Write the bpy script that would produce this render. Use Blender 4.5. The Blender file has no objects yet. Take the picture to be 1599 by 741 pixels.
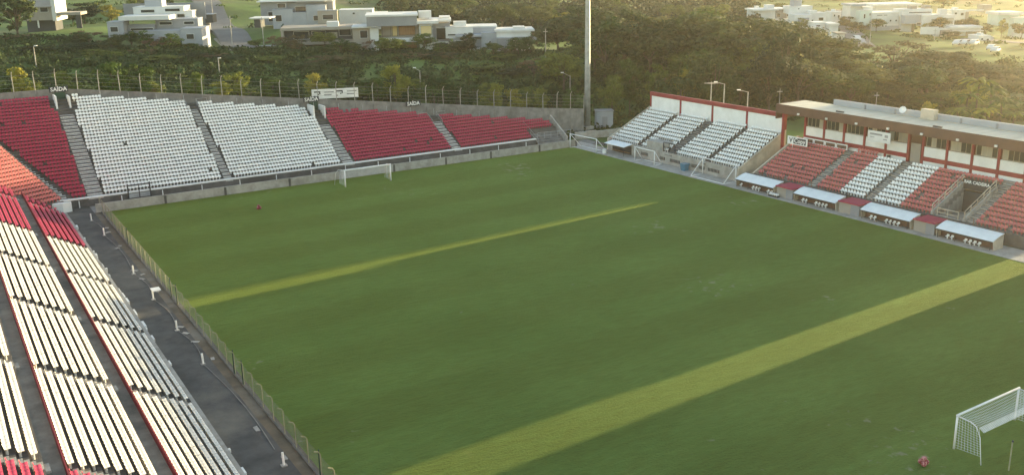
import bpy, math, random
import numpy as np
from mathutils import Vector, Matrix, Quaternion

random.seed(7)
rng = np.random.default_rng(7)
SC = bpy.context.scene
COL = SC.collection
R = math.radians

# ------------------------------------------------------------------ camera
CAM = np.array([-62.2095, -132.3507, 33.2228])
FPX, YAW, PITCH, ROLL = 1550.66, 0.5848, 0.2819, -0.0182
fw = np.array([math.sin(YAW)*math.cos(PITCH), math.cos(YAW)*math.cos(PITCH), -math.sin(PITCH)])
rt = np.array([math.cos(YAW), -math.sin(YAW), 0.0])
up = np.cross(rt, fw)
c_, s_ = math.cos(ROLL), math.sin(ROLL)
rt, up = c_*rt + s_*up, -s_*rt + c_*up
cam = bpy.data.cameras.new('camera')
cam.sensor_width = 36.0
cam.lens = 36.0*FPX/1599.0
cam.clip_start = 0.5
cam.clip_end = 6000.0
camo = bpy.data.objects.new('camera', cam)
m = Matrix.Identity(4)
for i in range(3):
    m[i][0] = rt[i]; m[i][1] = up[i]; m[i][2] = -fw[i]; m[i][3] = CAM[i]
camo.matrix_world = m
COL.objects.link(camo)
SC.camera = camo

# ------------------------------------------------------------------ light
SUN_EL = R(5.2)
SUN_DIR = Vector((math.cos(SUN_EL), 0.03*math.cos(SUN_EL), math.sin(SUN_EL))).normalized()
world = bpy.data.worlds.new('World')
SC.world = world
world.use_nodes = True
nt = world.node_tree
nt.nodes.clear()
sky = nt.nodes.new('ShaderNodeTexSky')
sky.sky_type = 'NISHITA'
sky.sun_disc = False
sky.sun_elevation = SUN_EL
sky.sun_rotation = math.atan2(SUN_DIR.x, SUN_DIR.y)
sky.altitude = 700
sky.air_density = 1.0
sky.dust_density = 1.2
sky.ozone_density = 0.35
bg = nt.nodes.new('ShaderNodeBackground')
bg.inputs['Strength'].default_value = 0.15
wo = nt.nodes.new('ShaderNodeOutputWorld')
nt.links.new(sky.outputs[0], bg.inputs['Color'])
nt.links.new(bg.outputs[0], wo.inputs['Surface'])
sun = bpy.data.lights.new('sun', 'SUN')
sun.energy = 3.9
sun.angle = R(0.6)
sun.color = (1.0, 0.80, 0.44)
suno = bpy.data.objects.new('sun', sun)
suno.rotation_euler = SUN_DIR.to_track_quat('Z', 'Y').to_euler()
suno.location = (300, 0, 60)
COL.objects.link(suno)
SC.view_settings.view_transform = 'Standard'
SC.view_settings.look = 'None'
SC.view_settings.gamma = 1.0
SC.view_settings.exposure = 2.2
SC.cycles.max_bounces = 5
SC.cycles.diffuse_bounces = 3
SC.cycles.glossy_bounces = 2
SC.cycles.transmission_bounces = 2
SC.cycles.transparent_max_bounces = 4
SC.cycles.volume_bounces = 0

# ------------------------------------------------------------------ helpers
def at(px, py, D):
    """point seen at photo pixel (px, py), D metres ahead of the camera"""
    return CAM + D*(fw + (px-799.5)/FPX*rt - (py-370.5)/FPX*up)

def node(nt, kind, **kw):
    n = nt.nodes.new(kind)
    for k, v in kw.items():
        if k in n.inputs: n.inputs[k].default_value = v
        else: setattr(n, k, v)
    return n

MATS = {}
def mat(name, c1, c2=None, scale=1.0, rough=0.8, bump=0.0, bscale=None, metal=0.0, objrand=0.0, spec=0.3, detail=5.0, c3=None, trans=0.0, stretch=None, lo=.35, hi=.65):
    """procedural material: two (three) colours mixed by world-space noise, fine bump"""
    if name in MATS: return MATS[name]
    ma = bpy.data.materials.new(name)
    ma.use_nodes = True
    nt = ma.node_tree
    nt.nodes.clear()
    out = node(nt, 'ShaderNodeOutputMaterial')
    bs = node(nt, 'ShaderNodeBsdfPrincipled')
    bs.inputs['Roughness'].default_value = rough
    bs.inputs['Metallic'].default_value = metal
    bs.inputs['Specular IOR Level'].default_value = spec
    geo = node(nt, 'ShaderNodeNewGeometry')
    pos = geo.outputs['Position']
    if stretch:
        mp = node(nt, 'ShaderNodeMapping')
        mp.inputs['Scale'].default_value = stretch
        nt.links.new(pos, mp.inputs[0]); pos = mp.outputs[0]
    c2 = c2 or tuple(x*0.8 for x in c1)
    nz = node(nt, 'ShaderNodeTexNoise', Scale=scale, Detail=detail, Roughness=0.6)
    nt.links.new(pos, nz.inputs['Vector'])
    rp = node(nt, 'ShaderNodeValToRGB')
    rp.color_ramp.elements[0].position = lo; rp.color_ramp.elements[0].color = (*c1, 1)
    rp.color_ramp.elements[1].position = hi; rp.color_ramp.elements[1].color = (*c2, 1)
    nt.links.new(nz.outputs['Fac'], rp.inputs[0])
    col = rp.outputs[0]
    if c3:
        nz2 = node(nt, 'ShaderNodeTexNoise', Scale=scale*0.23, Detail=6.0, Roughness=0.65)
        nt.links.new(pos, nz2.inputs['Vector'])
        r2 = node(nt, 'ShaderNodeValToRGB')
        r2.color_ramp.elements[0].position = .5; r2.color_ramp.elements[1].position = .68
        nt.links.new(nz2.outputs['Fac'], r2.inputs[0])
        mx = node(nt, 'ShaderNodeMixRGB'); mx.inputs[2].default_value = (*c3, 1)
        nt.links.new(r2.outputs[0], mx.inputs[0]); nt.links.new(col, mx.inputs[1]); col = mx.outputs[0]
    if objrand:
        oi = node(nt, 'ShaderNodeObjectInfo')
        hs = node(nt, 'ShaderNodeHueSaturation')
        mr = node(nt, 'ShaderNodeMapRange'); mr.inputs['To Min'].default_value = 1-objrand; mr.inputs['To Max'].default_value = 1+objrand
        nt.links.new(oi.outputs['Random'], mr.inputs['Value']); nt.links.new(mr.outputs[0], hs.inputs['Value'])
        mh = node(nt, 'ShaderNodeMath', operation='MULTIPLY_ADD'); mh.inputs[1].default_value = -0.06*objrand/0.3; mh.inputs[2].default_value = 0.5+0.03*objrand/0.3
        nt.links.new(oi.outputs['Random'], mh.inputs[0]); nt.links.new(mh.outputs[0], hs.inputs['Hue'])
        nt.links.new(col, hs.inputs['Color']); col = hs.outputs[0]
    nt.links.new(col, bs.inputs['Base Color'])
    if bump:
        bn = node(nt, 'ShaderNodeTexNoise', Scale=bscale or scale*6, Detail=4.0)
        nt.links.new(pos, bn.inputs['Vector'])
        bp = node(nt, 'ShaderNodeBump', Strength=min(1, bump), Distance=0.03 if bump <= 1 else 0.03*bump)
        nt.links.new(bn.outputs['Fac'], bp.inputs['Height']); nt.links.new(bp.outputs[0], bs.inputs['Normal'])
    if trans:
        tr = node(nt, 'ShaderNodeBsdfTranslucent'); nt.links.new(col, tr.inputs[0])
        ms = node(nt, 'ShaderNodeMixShader'); ms.inputs[0].default_value = trans
        nt.links.new(bs.outputs[0], ms.inputs[1]); nt.links.new(tr.outputs[0], ms.inputs[2])
        nt.links.new(ms.outputs[0], out.inputs[0])
    else:
        nt.links.new(bs.outputs[0], out.inputs[0])
    MATS[name] = ma
    return ma

M = {}
M['white_seat'] = mat('white_plastic', (.80, .80, .79), (.62, .62, .60), 1.5, .45, lo=.4, hi=.75)
M['red_seat'] = mat('red_plastic', (.38, .035, .082), (.29, .026, .062), 1.2, .5, lo=.35, hi=.75)
M['light_paled_seat'] = mat('light_paled_red_plastic', (.50, .155, .155), (.41, .115, .115), 1.0, .6)  # red paled to imitate haze glare, and low sun at the corner
M['sun_cream_seat'] = mat('sun_cream_plastic', (.62, .61, .585), (.50, .485, .46), 1.3, .6, lo=.4, hi=.8)  # white dulled to cream, standing in for warm sun on the rows
M['worn_concrete'] = mat('worn_brown_concrete', (.42, .36, .29), (.28, .24, .195), .8, .9, .3, 8, c3=(.17, .155, .13))
M['concrete'] = mat('grey_concrete', (.26, .25, .24), (.17, .165, .16), .9, .9, .3, 12, c3=(.13, .125, .12))
M['dark_concrete'] = mat('shade_dark_concrete', (.14, .13, .125), (.085, .08, .075), .8, .9, .3, 10, c3=(.07, .065, .06))  # dark grey; on terrace steps it holds the shade between seat rows
M['pale_concrete'] = mat('pale_concrete', (.42, .40, .37), (.30, .285, .26), 1.1, .9, .3, 12, c3=(.24, .225, .2))
M['stair'] = mat('stair_concrete', (.62, .60, .57), (.40, .385, .37), 3.0, .9)
M['cream_wall'] = mat('cream_render', (.55, .49, .40), (.42, .37, .30), .7, .9, .2, 10, c3=(.3, .26, .21))
M['white_paint'] = mat('white_paint', (.80, .80, .79), (.70, .70, .69), .6, .6, c3=(.62, .61, .58))
M['red_paint'] = mat('maroon_paint', (.27, .03, .04), (.20, .025, .03), .8, .6)
M['hazed_brown_paint'] = mat('hazed_brown_paint', (.13, .07, .05), (.09, .05, .04), .5, .7)  # brown takes in the haze glare over dark maroon
M['roof_cream'] = mat('cream_roof_sheet', (.60, .55, .44), (.46, .42, .34), .35, .7, stretch=(.3, 3, 1))
M['roof_grey'] = mat('grey_roof', (.30, .30, .31), (.22, .22, .23), .5, .8)
M['metal_white'] = mat('white_metal', (.82, .82, .82), (.70, .70, .70), 1.5, .4)
M['metal_grey'] = mat('galvanised_steel', (.42, .43, .44), (.30, .31, .32), 1.0, .5, metal=.3)
M['metal_dark'] = mat('dark_steel', (.05, .05, .055), (.035, .035, .04), 1.0, .5)
M['metal_green'] = mat('green_steel', (.03, .07, .05), (.02, .05, .035), 1.0, .5)
M['rust'] = mat('rusty_steel', (.20, .10, .05), (.11, .06, .035), 2.5, .8)
M['yellow_pipe'] = mat('weathered_pipe', (.33, .32, .20), (.24, .23, .15), 1.5, .7)
M['wire'] = mat('fence_wire', (.30, .31, .28), (.22, .23, .2), 1.0, .6, metal=.2)
M['net'] = mat('white_netting', (.80, .80, .80), (.72, .72, .72), 2.0, .8)
M['glass'] = mat('dark_glass', (.035, .04, .045), (.02, .024, .028), .6, .08, spec=.6)
M['curtain'] = mat('pale_curtain', (.42, .39, .32), (.30, .28, .23), 1.5, .8, stretch=(4, 4, .3))
M['canopy'] = mat('white_canopy_sheet', (.76, .79, .80), (.66, .69, .71), .8, .35)
M['asphalt'] = mat('dark_walkway', (.10, .096, .092), (.055, .053, .052), .45, .9, .4, 9, c3=(.15, .135, .115))
M['road'] = mat('road_asphalt', (.16, .16, .165), (.12, .12, .125), .25, .9)
M['dirt'] = mat('bare_soil', (.15, .115, .08), (.09, .075, .055), .6, .95, .6, 6, c3=(.2, .18, .15))
M['soil_red'] = mat('red_soil', (.28, .12, .06), (.2, .09, .05), .2, .95)
M['text_black'] = mat('black_lettering', (.03, .03, .035), (.05, .05, .05), 2, .6)
M['text_grey'] = mat('grey_lettering', (.22, .23, .24), (.3, .3, .3), 2, .6)
M['sign_dark'] = mat('dark_sign_board', (.04, .045, .055), (.03, .033, .04), 1, .5)
M['blue'] = mat('blue_plastic', (.06, .20, .30), (.05, .16, .25), 1, .4)
M['bark'] = mat('bark', (.11, .085, .065), (.065, .05, .04), 3, .95, stretch=(1, 1, .2))
M['wood'] = mat('warm_wood', (.34, .20, .10), (.26, .14, .07), 1, .6, stretch=(3, 3, .4))
M['hwhite'] = mat('house_white', (.66, .66, .65), (.54, .54, .53), .25, .8)
M['hgrey'] = mat('house_grey', (.27, .28, .30), (.22, .23, .25), .25, .85)
M['hblue'] = mat('house_blue_grey', (.36, .38, .42), (.29, .31, .35), .25, .85)
M['htan'] = mat('house_tan', (.34, .31, .27), (.28, .25, .22), .25, .85)
M['hdark'] = mat('house_dark', (.06, .065, .075), (.045, .05, .055), .4, .7)
M['hgreen'] = mat('house_pale_green', (.55, .64, .60), (.48, .57, .53), .25, .85)
M['hyellow'] = mat('house_yellow', (.62, .50, .26), (.55, .43, .22), .3, .8)
M['tile'] = mat('red_roof_tile', (.36, .13, .07), (.26, .1, .06), .6, .8)
def leafmat(name, c1, c2):
    return mat(name, c1, c2,   .55, .75, objrand=.55, trans=.22, detail=3, spec=.15)
M['leaf'] = leafmat('leaf_green', (.085, .135, .024), (.040, .072, .016))
M['leaf_dark'] = leafmat('leaf_dark_green', (.038, .068, .020), (.018, .036, .012))
M['leaf_olive'] = leafmat('leaf_olive', (.085, .105, .026), (.044, .060, .016))
M['leaf_sun_yellow'] = leafmat('leaf_sun_yellow_green', (.170, .195, .028), (.10, .125, .02))  # green yellowed in the colour as if by low sun, for lit trees
M['leaf_dry'] = leafmat('leaf_dry', (.13, .10, .05), (.08, .065, .035))

class MB:
    """collects shapes, builds them as ONE mesh object"""
    def __init__(s): s.v = []; s.f = []
    def add(s, vs, fs):
        b = len(s.v); s.v.extend([tuple(map(float, p)) for p in vs]); s.f.extend([tuple(b+i for i in f) for f in fs]); return s
    def box(s, x0, x1, y0, y1, z0, z1):
        return s.add([(x0,y0,z0),(x1,y0,z0),(x1,y1,z0),(x0,y1,z0),(x0,y0,z1),(x1,y0,z1),(x1,y1,z1),(x0,y1,z1)],
                     [(3,2,1,0),(4,5,6,7),(0,1,5,4),(1,2,6,5),(2,3,7,6),(3,0,4,7)])
    def hexa(s, p):   # 8 points, same order as box
        return s.add(p, [(3,2,1,0),(4,5,6,7),(0,1,5,4),(1,2,6,5),(2,3,7,6),(3,0,4,7)])
    def tube(s, pts, r, n=6, r1=None):
        pts = [np.array(p, float) for p in pts]; k = len(pts); r1 = r if r1 is None else r1
        vs = []; fs = []
        for i, p in enumerate(pts):
            d = pts[min(i+1,k-1)]-pts[max(i-1,0)]; d = d/(np.linalg.norm(d)+1e-9)
            a = np.cross(d, (0,0,1.) if abs(d[2]) < .9 else (1.,0,0)); a /= np.linalg.norm(a); b = np.cross(d, a)
            rr = r+(r1-r)*i/max(1,k-1)
            for j in range(n):
                t = 2*math.pi*j/n; vs.append(p+rr*(math.cos(t)*a+math.sin(t)*b))
        for i in range(k-1):
            for j in range(n): fs.append((i*n+j, i*n+(j+1)%n, (i+1)*n+(j+1)%n, (i+1)*n+j))
        fs.append(tuple(range(n-1,-1,-1))); fs.append(tuple((k-1)*n+j for j in range(n)))
        return s.add(vs, fs)
    def prism(s, poly, axis, a0, a1):
        """extrude a 2D polygon along an axis ('x','y','z')"""
        n = len(poly)
        def P(u, v, w): return {'x':(w,u,v),'y':(u,w,v),'z':(u,v,w)}[axis]
        vs = [P(u,v,a0) for u,v in poly]+[P(u,v,a1) for u,v in poly]
        fs = [tuple(range(n-1,-1,-1)), tuple(range(n,2*n))]+[(i,(i+1)%n,n+(i+1)%n,n+i) for i in range(n)]
        return s.add(vs, fs)
    def mesh(s, name, ma, smooth=False):
        me = bpy.data.meshes.new(name); me.from_pydata(s.v, [], s.f); me.update()
        me.materials.append(M[ma] if isinstance(ma, str) else ma)
        if smooth: me.polygons.foreach_set('use_smooth', [True]*len(me.polygons))
        return me
    def build(s, name, ma, parent=None, smooth=False):
        return obj(name, s.mesh(name, ma, smooth), parent)

def obj(name, me, parent=None, loc=None, rz=None):
    o = bpy.data.objects.new(name, me); COL.objects.link(o)
    if parent is not None: o.parent = parent
    if loc is not None: o.location = tuple(map(float, loc))
    if rz is not None: o.rotation_euler = (0, 0, rz)
    return o

def tag(o, label=None, cat=None, group=None, kind=None):
    if label: o['label'] = label
    if cat: o['category'] = cat
    if group: o['group'] = group
    if kind: o['kind'] = kind
    return o

def thing(name, label, cat, loc=(0,0,0), rz=0.0, group=None, scale=None):
    o = bpy.data.objects.new(name, None); COL.objects.link(o)
    o.empty_display_size = .5
    o.location = tuple(map(float, loc)); o.rotation_euler = (0, 0, rz)
    if scale: o.scale = scale
    return tag(o, label, cat, group)

def fastmesh(name, V, F, ma):
    """V (n,3), F (m,4) numpy arrays"""
    me = bpy.data.meshes.new(name)
    V = np.asarray(V, np.float32); F = np.asarray(F, np.int32)
    me.vertices.add(len(V)); me.vertices.foreach_set('co', V.ravel())
    k = F.shape[1]
    me.loops.add(F.size); me.loops.foreach_set('vertex_index', F.ravel())
    me.polygons.add(len(F)); me.polygons.foreach_set('loop_start', np.arange(0, F.size, k, dtype=np.int32))
    me.update(calc_edges=True)
    me.materials.append(M[ma] if isinstance(ma, str) else ma)
    return me

def text(body, size, ma, parent, loc, rot, name='lettering', depth=.01, align='CENTER', sx=1.0):
    cu = bpy.data.curves.new('t', 'FONT'); cu.body = body; cu.size = size; cu.extrude = depth
    cu.align_x = align; cu.align_y = 'CENTER'; cu.resolution_u = 2; cu.offset = size*.022
    o = bpy.data.objects.new('t', cu); COL.objects.link(o)
    dg = bpy.context.evaluated_depsgraph_get()
    me = bpy.data.meshes.new_from_object(o.evaluated_get(dg))
    bpy.data.objects.remove(o); bpy.data.curves.remove(cu)
    me.materials.clear(); me.materials.append(M[ma])
    t = obj(name, me, parent, loc); t.rotation_euler = rot; t.scale = (sx, 1, 1)
    return t

# stadium frames: origin, angle.  local x along the side, y outward from the pitch
def frame(A, d):
    return np.array([A[0], A[1], 0.0]), math.atan2(d[1], d[0])
FR_R = frame((40.9763, 5.0), (-.0174, -.9998))       # right side, x grows towards the camera
FR_F = frame((-36.5745, 7.2074), (.9991, -.0423))    # far end, x grows to the right
FR_L = frame((-36.5745, 5.0), (.0500, .9987))        # left side, x grows AWAY from the camera (x = -s)
def loc2w(F, x, y, z=0.0):
    A, a = F; c, s = math.cos(a), math.sin(a)
    return np.array([A[0]+c*x-s*y, A[1]+s*x+c*y, z])

# ------------------------------------------------------------------ terrain
CTRL = [(-19,145,15.7),(1,112,12.3),(40,125,14.4),(35,98,11.8),(49,86,10.2),(62,77,10.2),(72,68,9.6),(18,101,11.5),(41,206,19),
        (199,85,6),(224,80,5.4),(233,62,4.3),(263,54,2),(184,57,4.4),(275,135,7.7),(-28,132,15),(-43,46,9),(0,44,8),(40,33,5),(62,24,2.5),
        (100,32,3),(104,-21,.5),(78,0,.3),(150,0,1.5),(60,260,21),(0,300,25),(150,250,15),(300,200,9),(400,400,16),(0,500,30),(-150,150,17),
        (-150,300,24),(250,-50,1),(400,0,4),(600,300,12),(-400,400,28),(-300,0,8),(-120,-100,0),(0,-300,-1),(300,-300,0),(150,120,6),(120,70,4.5),(90,110,9),
        (80,-90,0),(150,-100,0),(900,900,30),(0,1200,40),(1200,0,10),(-900,900,40),(-1200,0,10),(0,-1200,0),(1200,1200,30)]
CT = np.array(CTRL, float)
def Hn(x, y):
    x = np.asarray(x, float); y = np.asarray(y, float)
    d2 = (x[..., None]-CT[:, 0])**2+(y[..., None]-CT[:, 1])**2+60.0
    w = d2**-1.6
    z = (w*CT[:, 2]).sum(-1)/w.sum(-1)
    z = z+.35*np.sin(x*.11+1.3)*np.sin(y*.09)+.2*np.sin(x*.23)*np.sin(y*.27+2)
    dx = np.maximum(np.maximum(-75-x, x-62), 0); dy = np.maximum(np.maximum(-160-y, y-20), 0)
    t = np.clip(np.hypot(dx, dy)/16.0, 0, 1); t = t*t*(3-2*t)
    return z*t-.25*(1-t)
def H(x, y): return float(Hn(np.array([x]), np.array([y]))[0])

def axis(lo, hi, step, far):
    a = list(np.arange(lo, hi+.1, step)); s = step
    while a[-1] < far: s *= 1.35; a.append(a[-1]+s)
    s = step; b = []
    x = lo
    while x > -far: s *= 1.35; x -= s; b.append(x)
    return np.array(b[::-1]+a)
gx = axis(-160, 420, 6, 1500); gy = axis(-190, 520, 6, 1500)
GX, GY = np.meshgrid(gx, gy)
V = np.stack([GX.ravel(), GY.ravel(), Hn(GX, GY).ravel()], 1)
nx, ny = len(gx), len(gy)
I = np.arange(nx*ny).reshape(ny, nx)
F = np.stack([I[:-1, :-1].ravel(), I[:-1, 1:].ravel(), I[1:, 1:].ravel(), I[1:, :-1].ravel()], 1)
M['terrain'] = mat('rough_grassland', (.095, .165, .028), (.05, .085, .02), .10, .95, 3.0, 2.2, c3=(.115, .10, .045), detail=9)
g = obj('terrain', fastmesh('terrain', V, F, 'terrain')); tag(g, kind='structure')
g.data.polygons.foreach_set('use_smooth', [True]*len(g.data.polygons))

# ------------------------------------------------------------------ pitch
def pitch_material():
    ma = bpy.data.materials.new('pitch_grass'); ma.use_nodes = True
    nt = ma.node_tree; nt.nodes.clear()
    L = nt.links.new
    out = node(nt, 'ShaderNodeOutputMaterial'); bs = node(nt, 'ShaderNodeBsdfPrincipled', Roughness=.85)
    bs.inputs['Specular IOR Level'].default_value = .15
    bs.inputs['Sheen Weight'].default_value = .5; bs.inputs['Sheen Roughness'].default_value = .45; bs.inputs['Sheen Tint'].default_value = (.52, .58, .08, 1)
    geo = node(nt, 'ShaderNodeNewGeometry')
    n1 = node(nt, 'ShaderNodeTexNoise', Scale=.07, Detail=7.0, Roughness=.62); L(geo.outputs['Position'], n1.inputs['Vector'])
    r1 = node(nt, 'ShaderNodeValToRGB')
    r1.color_ramp.elements[0].position = .40; r1.color_ramp.elements[0].color = (.043, .112, .032, 1)
    r1.color_ramp.elements[1].position = .60; r1.color_ramp.elements[1].color = (.066, .142, .042, 1)
    L(n1.outputs['Fac'], r1.inputs[0])
    # fine streaky grain
    mp = node(nt, 'ShaderNodeMapping'); mp.inputs['Scale'].default_value = (.5, 1.6, 1); mp.inputs['Rotation'].default_value = (0, 0, .55)
    L(geo.outputs['Position'], mp.inputs[0])
    n2 = node(nt, 'ShaderNodeTexNoise', Scale=1.1, Detail=6.0, Roughness=.7); L(mp.outputs[0], n2.inputs['Vector'])
    mr = node(nt, 'ShaderNodeMapRange'); mr.inputs['From Min'].default_value = .3; mr.inputs['From Max'].default_value = .7; mr.inputs['To Min'].default_value = .68; mr.inputs['To Max'].default_value = 1.32
    L(n2.outputs['Fac'], mr.inputs['Value'])
    mu = node(nt, 'ShaderNodeMixRGB', blend_type='MULTIPLY'); mu.inputs[0].default_value = 1
    L(r1.outputs[0], mu.inputs[1]); L(mr.outputs[0], mu.inputs[2])
    # mowing bands across the pitch, uneven
    sp = node(nt, 'ShaderNodeSeparateXYZ'); L(geo.outputs['Position'], sp.inputs[0])
    ma1 = node(nt, 'ShaderNodeMath', operation='MULTIPLY_ADD'); ma1.inputs[1].default_value = 2*math.pi/11.0; ma1.inputs[2].default_value = .7
    L(sp.outputs['Y'], ma1.inputs[0])
    sn = node(nt, 'ShaderNodeMath', operation='SINE'); L(ma1.outputs[0], sn.inputs[0])
    cl = node(nt, 'ShaderNodeMapRange'); cl.inputs['From Min'].default_value = -.35; cl.inputs['From Max'].default_value = .35; cl.inputs['To Min'].default_value = .82; cl.inputs['To Max'].default_value = 1.2
    L(sn.outputs[0], cl.inputs['Value'])
    n3 = node(nt, 'ShaderNodeTexNoise', Scale=.03, Detail=2.0); L(geo.outputs['Position'], n3.inputs['Vector'])
    rx = node(nt, 'ShaderNodeMapRange'); rx.inputs['From Min'].default_value = .4; rx.inputs['From Max'].default_value = .62; rx.inputs['To Min'].default_value = .45; rx.inputs['To Max'].default_value = .9
    L(n3.outputs['Fac'], rx.inputs['Value'])
    mu2 = node(nt, 'ShaderNodeMixRGB', blend_type='MULTIPLY')
    L(rx.outputs[0], mu2.inputs[0]); L(mu.outputs[0], mu2.inputs[1]); L(cl.outputs[0], mu2.inputs[2])
    # worn, dry patches
    n4 = node(nt, 'ShaderNodeTexNoise', Scale=.22, Detail=8.0, Roughness=.72); L(geo.outputs['Position'], n4.inputs['Vector'])
    r4 = node(nt, 'ShaderNodeMapRange'); r4.inputs['From Min'].default_value = .63; r4.inputs['From Max'].default_value = .78; r4.inputs['To Max'].default_value = .7
    L(n4.outputs['Fac'], r4.inputs['Value'])
    mx = node(nt, 'ShaderNodeMixRGB'); mx.inputs[2].default_value = (.14, .135, .06, 1)
    L(r4.outputs[0], mx.inputs[0]); L(mu2.outputs[0], mx.inputs[1])
    n5 = node(nt, 'ShaderNodeTexNoise', Scale=.9, Detail=3.0, Roughness=.6); L(geo.outputs['Position'], n5.inputs['Vector'])
    n6 = node(nt, 'ShaderNodeTexNoise', Scale=.06, Detail=2.0); L(geo.outputs['Position'], n6.inputs['Vector'])
    ad = node(nt, 'ShaderNodeMath', operation='ADD'); L(n5.outputs['Fac'], ad.inputs[0]); L(n6.outputs['Fac'], ad.inputs[1])
    r5 = node(nt, 'ShaderNodeMapRange'); r5.inputs['From Min'].default_value = 1.26; r5.inputs['From Max'].default_value = 1.34; r5.inputs['To Max'].default_value = .75
    L(ad.outputs[0], r5.inputs['Value'])
    m5 = node(nt, 'ShaderNodeMixRGB'); m5.inputs[2].default_value = (.26, .25, .21, 1)
    L(r5.outputs[0], m5.inputs[0]); L(mx.outputs[0], m5.inputs[1])
    L(m5.outputs[0], bs.inputs['Base Color'])
    b1 = node(nt, 'ShaderNodeTexNoise', Scale=5.0, Detail=5.0, Roughness=.7); L(geo.outputs['Position'], b1.inputs['Vector'])
    bp = node(nt, 'ShaderNodeBump', Strength=1.0, Distance=.14); L(b1.outputs['Fac'], bp.inputs['Height'])
    b2 = node(nt, 'ShaderNodeTexNoise', Scale=1.5, Detail=6.0, Roughness=.65); L(mp.outputs[0], b2.inputs['Vector'])
    bq = node(nt, 'ShaderNodeBump', Strength=.8, Distance=.15); L(b2.outputs['Fac'], bq.inputs['Height']); L(bp.outputs[0], bq.inputs['Normal'])
    L(bq.outputs[0], bs.inputs['Normal'])
    tr = node(nt, 'ShaderNodeBsdfTranslucent'); tr.inputs[0].default_value = (.34, .33, .015, 1); L(bq.outputs[0], tr.inputs['Normal'])
    ms = node(nt, 'ShaderNodeMixShader'); ms.inputs[0].default_value = .3
    L(bs.outputs[0], ms.inputs[1]); L(tr.outputs[0], ms.inputs[2]); L(ms.outputs[0], out.inputs[0])
    return ma
M['pitch'] = pitch_material()
pc = [loc2w(FR_L, 3.5, -.35), loc2w(FR_L, -125, -.35), loc2w(FR_R, 125, 0), loc2w(FR_R, -2.1, 0)]
mb = MB()
n = 24
vs = []
for i in range(n+1):
    for j in range(n+1):
        a = pc[0]*(1-i/n)+pc[1]*i/n; b = pc[3]*(1-i/n)+pc[2]*i/n
        vs.append(a*(1-j/n)+b*j/n)
mb.add(vs, [(i*(n+1)+j, (i+1)*(n+1)+j, (i+1)*(n+1)+j+1, i*(n+1)+j+1) for i in range(n) for j in range(n)])
tag(mb.build('pitch', 'pitch'), kind='structure')
def ground(name, F, x0, x1, y0, y1, z, ma):
    mb = MB(); P = [loc2w(F, a, b) for a, b in ((x0,y0),(x1,y0),(x1,y1),(x0,y1))]
    mb.add([(p[0],p[1],z) for p in P]+[(p[0],p[1],z-.35) for p in P], [(0,1,2,3),(0,4,5,1),(1,5,6,2),(2,6,7,3),(3,7,4,0)])
    return tag(mb.build(name, ma), kind='structure')
ground('walkway', FR_L, -125, 12, .9, 4.6, .02, 'asphalt')
ground('dirt_strip', FR_L, -125, 3.4, -.34, .9, .012, 'dirt')
ground('moat_path', FR_F, -6, 84, .2, 4.6, .015, 'concrete')
ground('side_path', FR_R, -2, 82, .02, 4.2, .03, 'pale_concrete')
ground('forecourt', FR_R, 82.02, 125, .02, 16, .034, 'pale_concrete')

# ------------------------------------------------------------------ seats
def seat_arrays():
    prof = [(-.20,.335,.205),(-.195,.40,.218),(-.02,.38,.218),(.13,.38,.22),(.165,.43,.22),(.205,.60,.205),(.22,.67,.14)]
    V = []; Fq = []
    for y, z, w in prof:
        side = .025 if z < .43 else 0; fwd = -.035 if z >= .43 else 0
        V += [(-w, y+fwd, z+side), (0, y, z), (w, y+fwd, z+side)]
    for i in range(6):
        for j in range(2): Fq.append((i*3+j, i*3+j+1, (i+1)*3+j+1, (i+1)*3+j))
    b = len(V)   # bracket
    V += [(-.06,-.05,0),(.06,-.05,0),(.06,.10,0),(-.06,.10,0),(-.06,-.05,.37),(.06,-.05,.37),(.06,.10,.37),(-.06,.10,.37)]
    Fq += [(b,b+1,b+5,b+4),(b+1,b+2,b+6,b+5),(b+2,b+3,b+7,b+6),(b+3,b,b+4,b+7)]
    return np.array(V, float), np.array(Fq, int)
SV, SF = seat_arrays()
SEAT_ME = {}
def seats(parent, lst, limit=300):
    """lst: (x,y,z,rot,colour) in the parent's frame; nearest `limit` become parts of their own, the rest one part per colour"""
    mw = Matrix.Translation(parent.location) @ Matrix.Rotation(parent.rotation_euler[2], 4, 'Z')
    A = np.array([(q[0], q[1], q[2]) for q in lst])
    w = A @ np.array(mw.to_3x3()).T + np.array(parent.location)
    d = w-CAM; dep = d@fw
    u = 799.5+FPX*(d@rt)/dep; v = 370.5-FPX*(d@up)/dep
    vis = (dep > 1) & (u > -10) & (u < 1610) & (v > -10) & (v < 755)
    key = np.where(vis, dep, dep+1e4)
    order = np.argsort(key)
    near = set(order[:limit].tolist())
    rest = {}
    for i, q in enumerate(lst):
        c = q[4]
        if i in near:
            if c not in SEAT_ME: SEAT_ME[c] = fastmesh('seat', SV, SF, c)
            obj('seat', SEAT_ME[c], parent, q[:3], q[3])
        elif vis[i] or key[i] < 1e4+400: rest.setdefault(c, []).append(q)
    for c, qs in rest.items():
        q = np.array([x[:4] for x in qs], float); n = len(q)
        cs, sn = np.cos(q[:, 3])[:, None], np.sin(q[:, 3])[:, None]
        jit = 1+rng.uniform(-.03, .03, (n, 1))
        X = SV[None, :, 0]*cs-SV[None, :, 1]*sn+q[:, 0:1]; Y = SV[None, :, 0]*sn+SV[None, :, 1]*cs+q[:, 1:2]; Z = SV[None, :, 2]*jit+q[:, 2:3]
        V = np.stack([X, Y, Z], -1).reshape(-1, 3); Fq = (SF[None]+(np.arange(n)*len(SV))[:, None, None]).reshape(-1, 4)
        o = obj('seat_rows', fastmesh('seat_rows', V, Fq, c), parent); o['kind'] = 'stuff'

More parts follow.
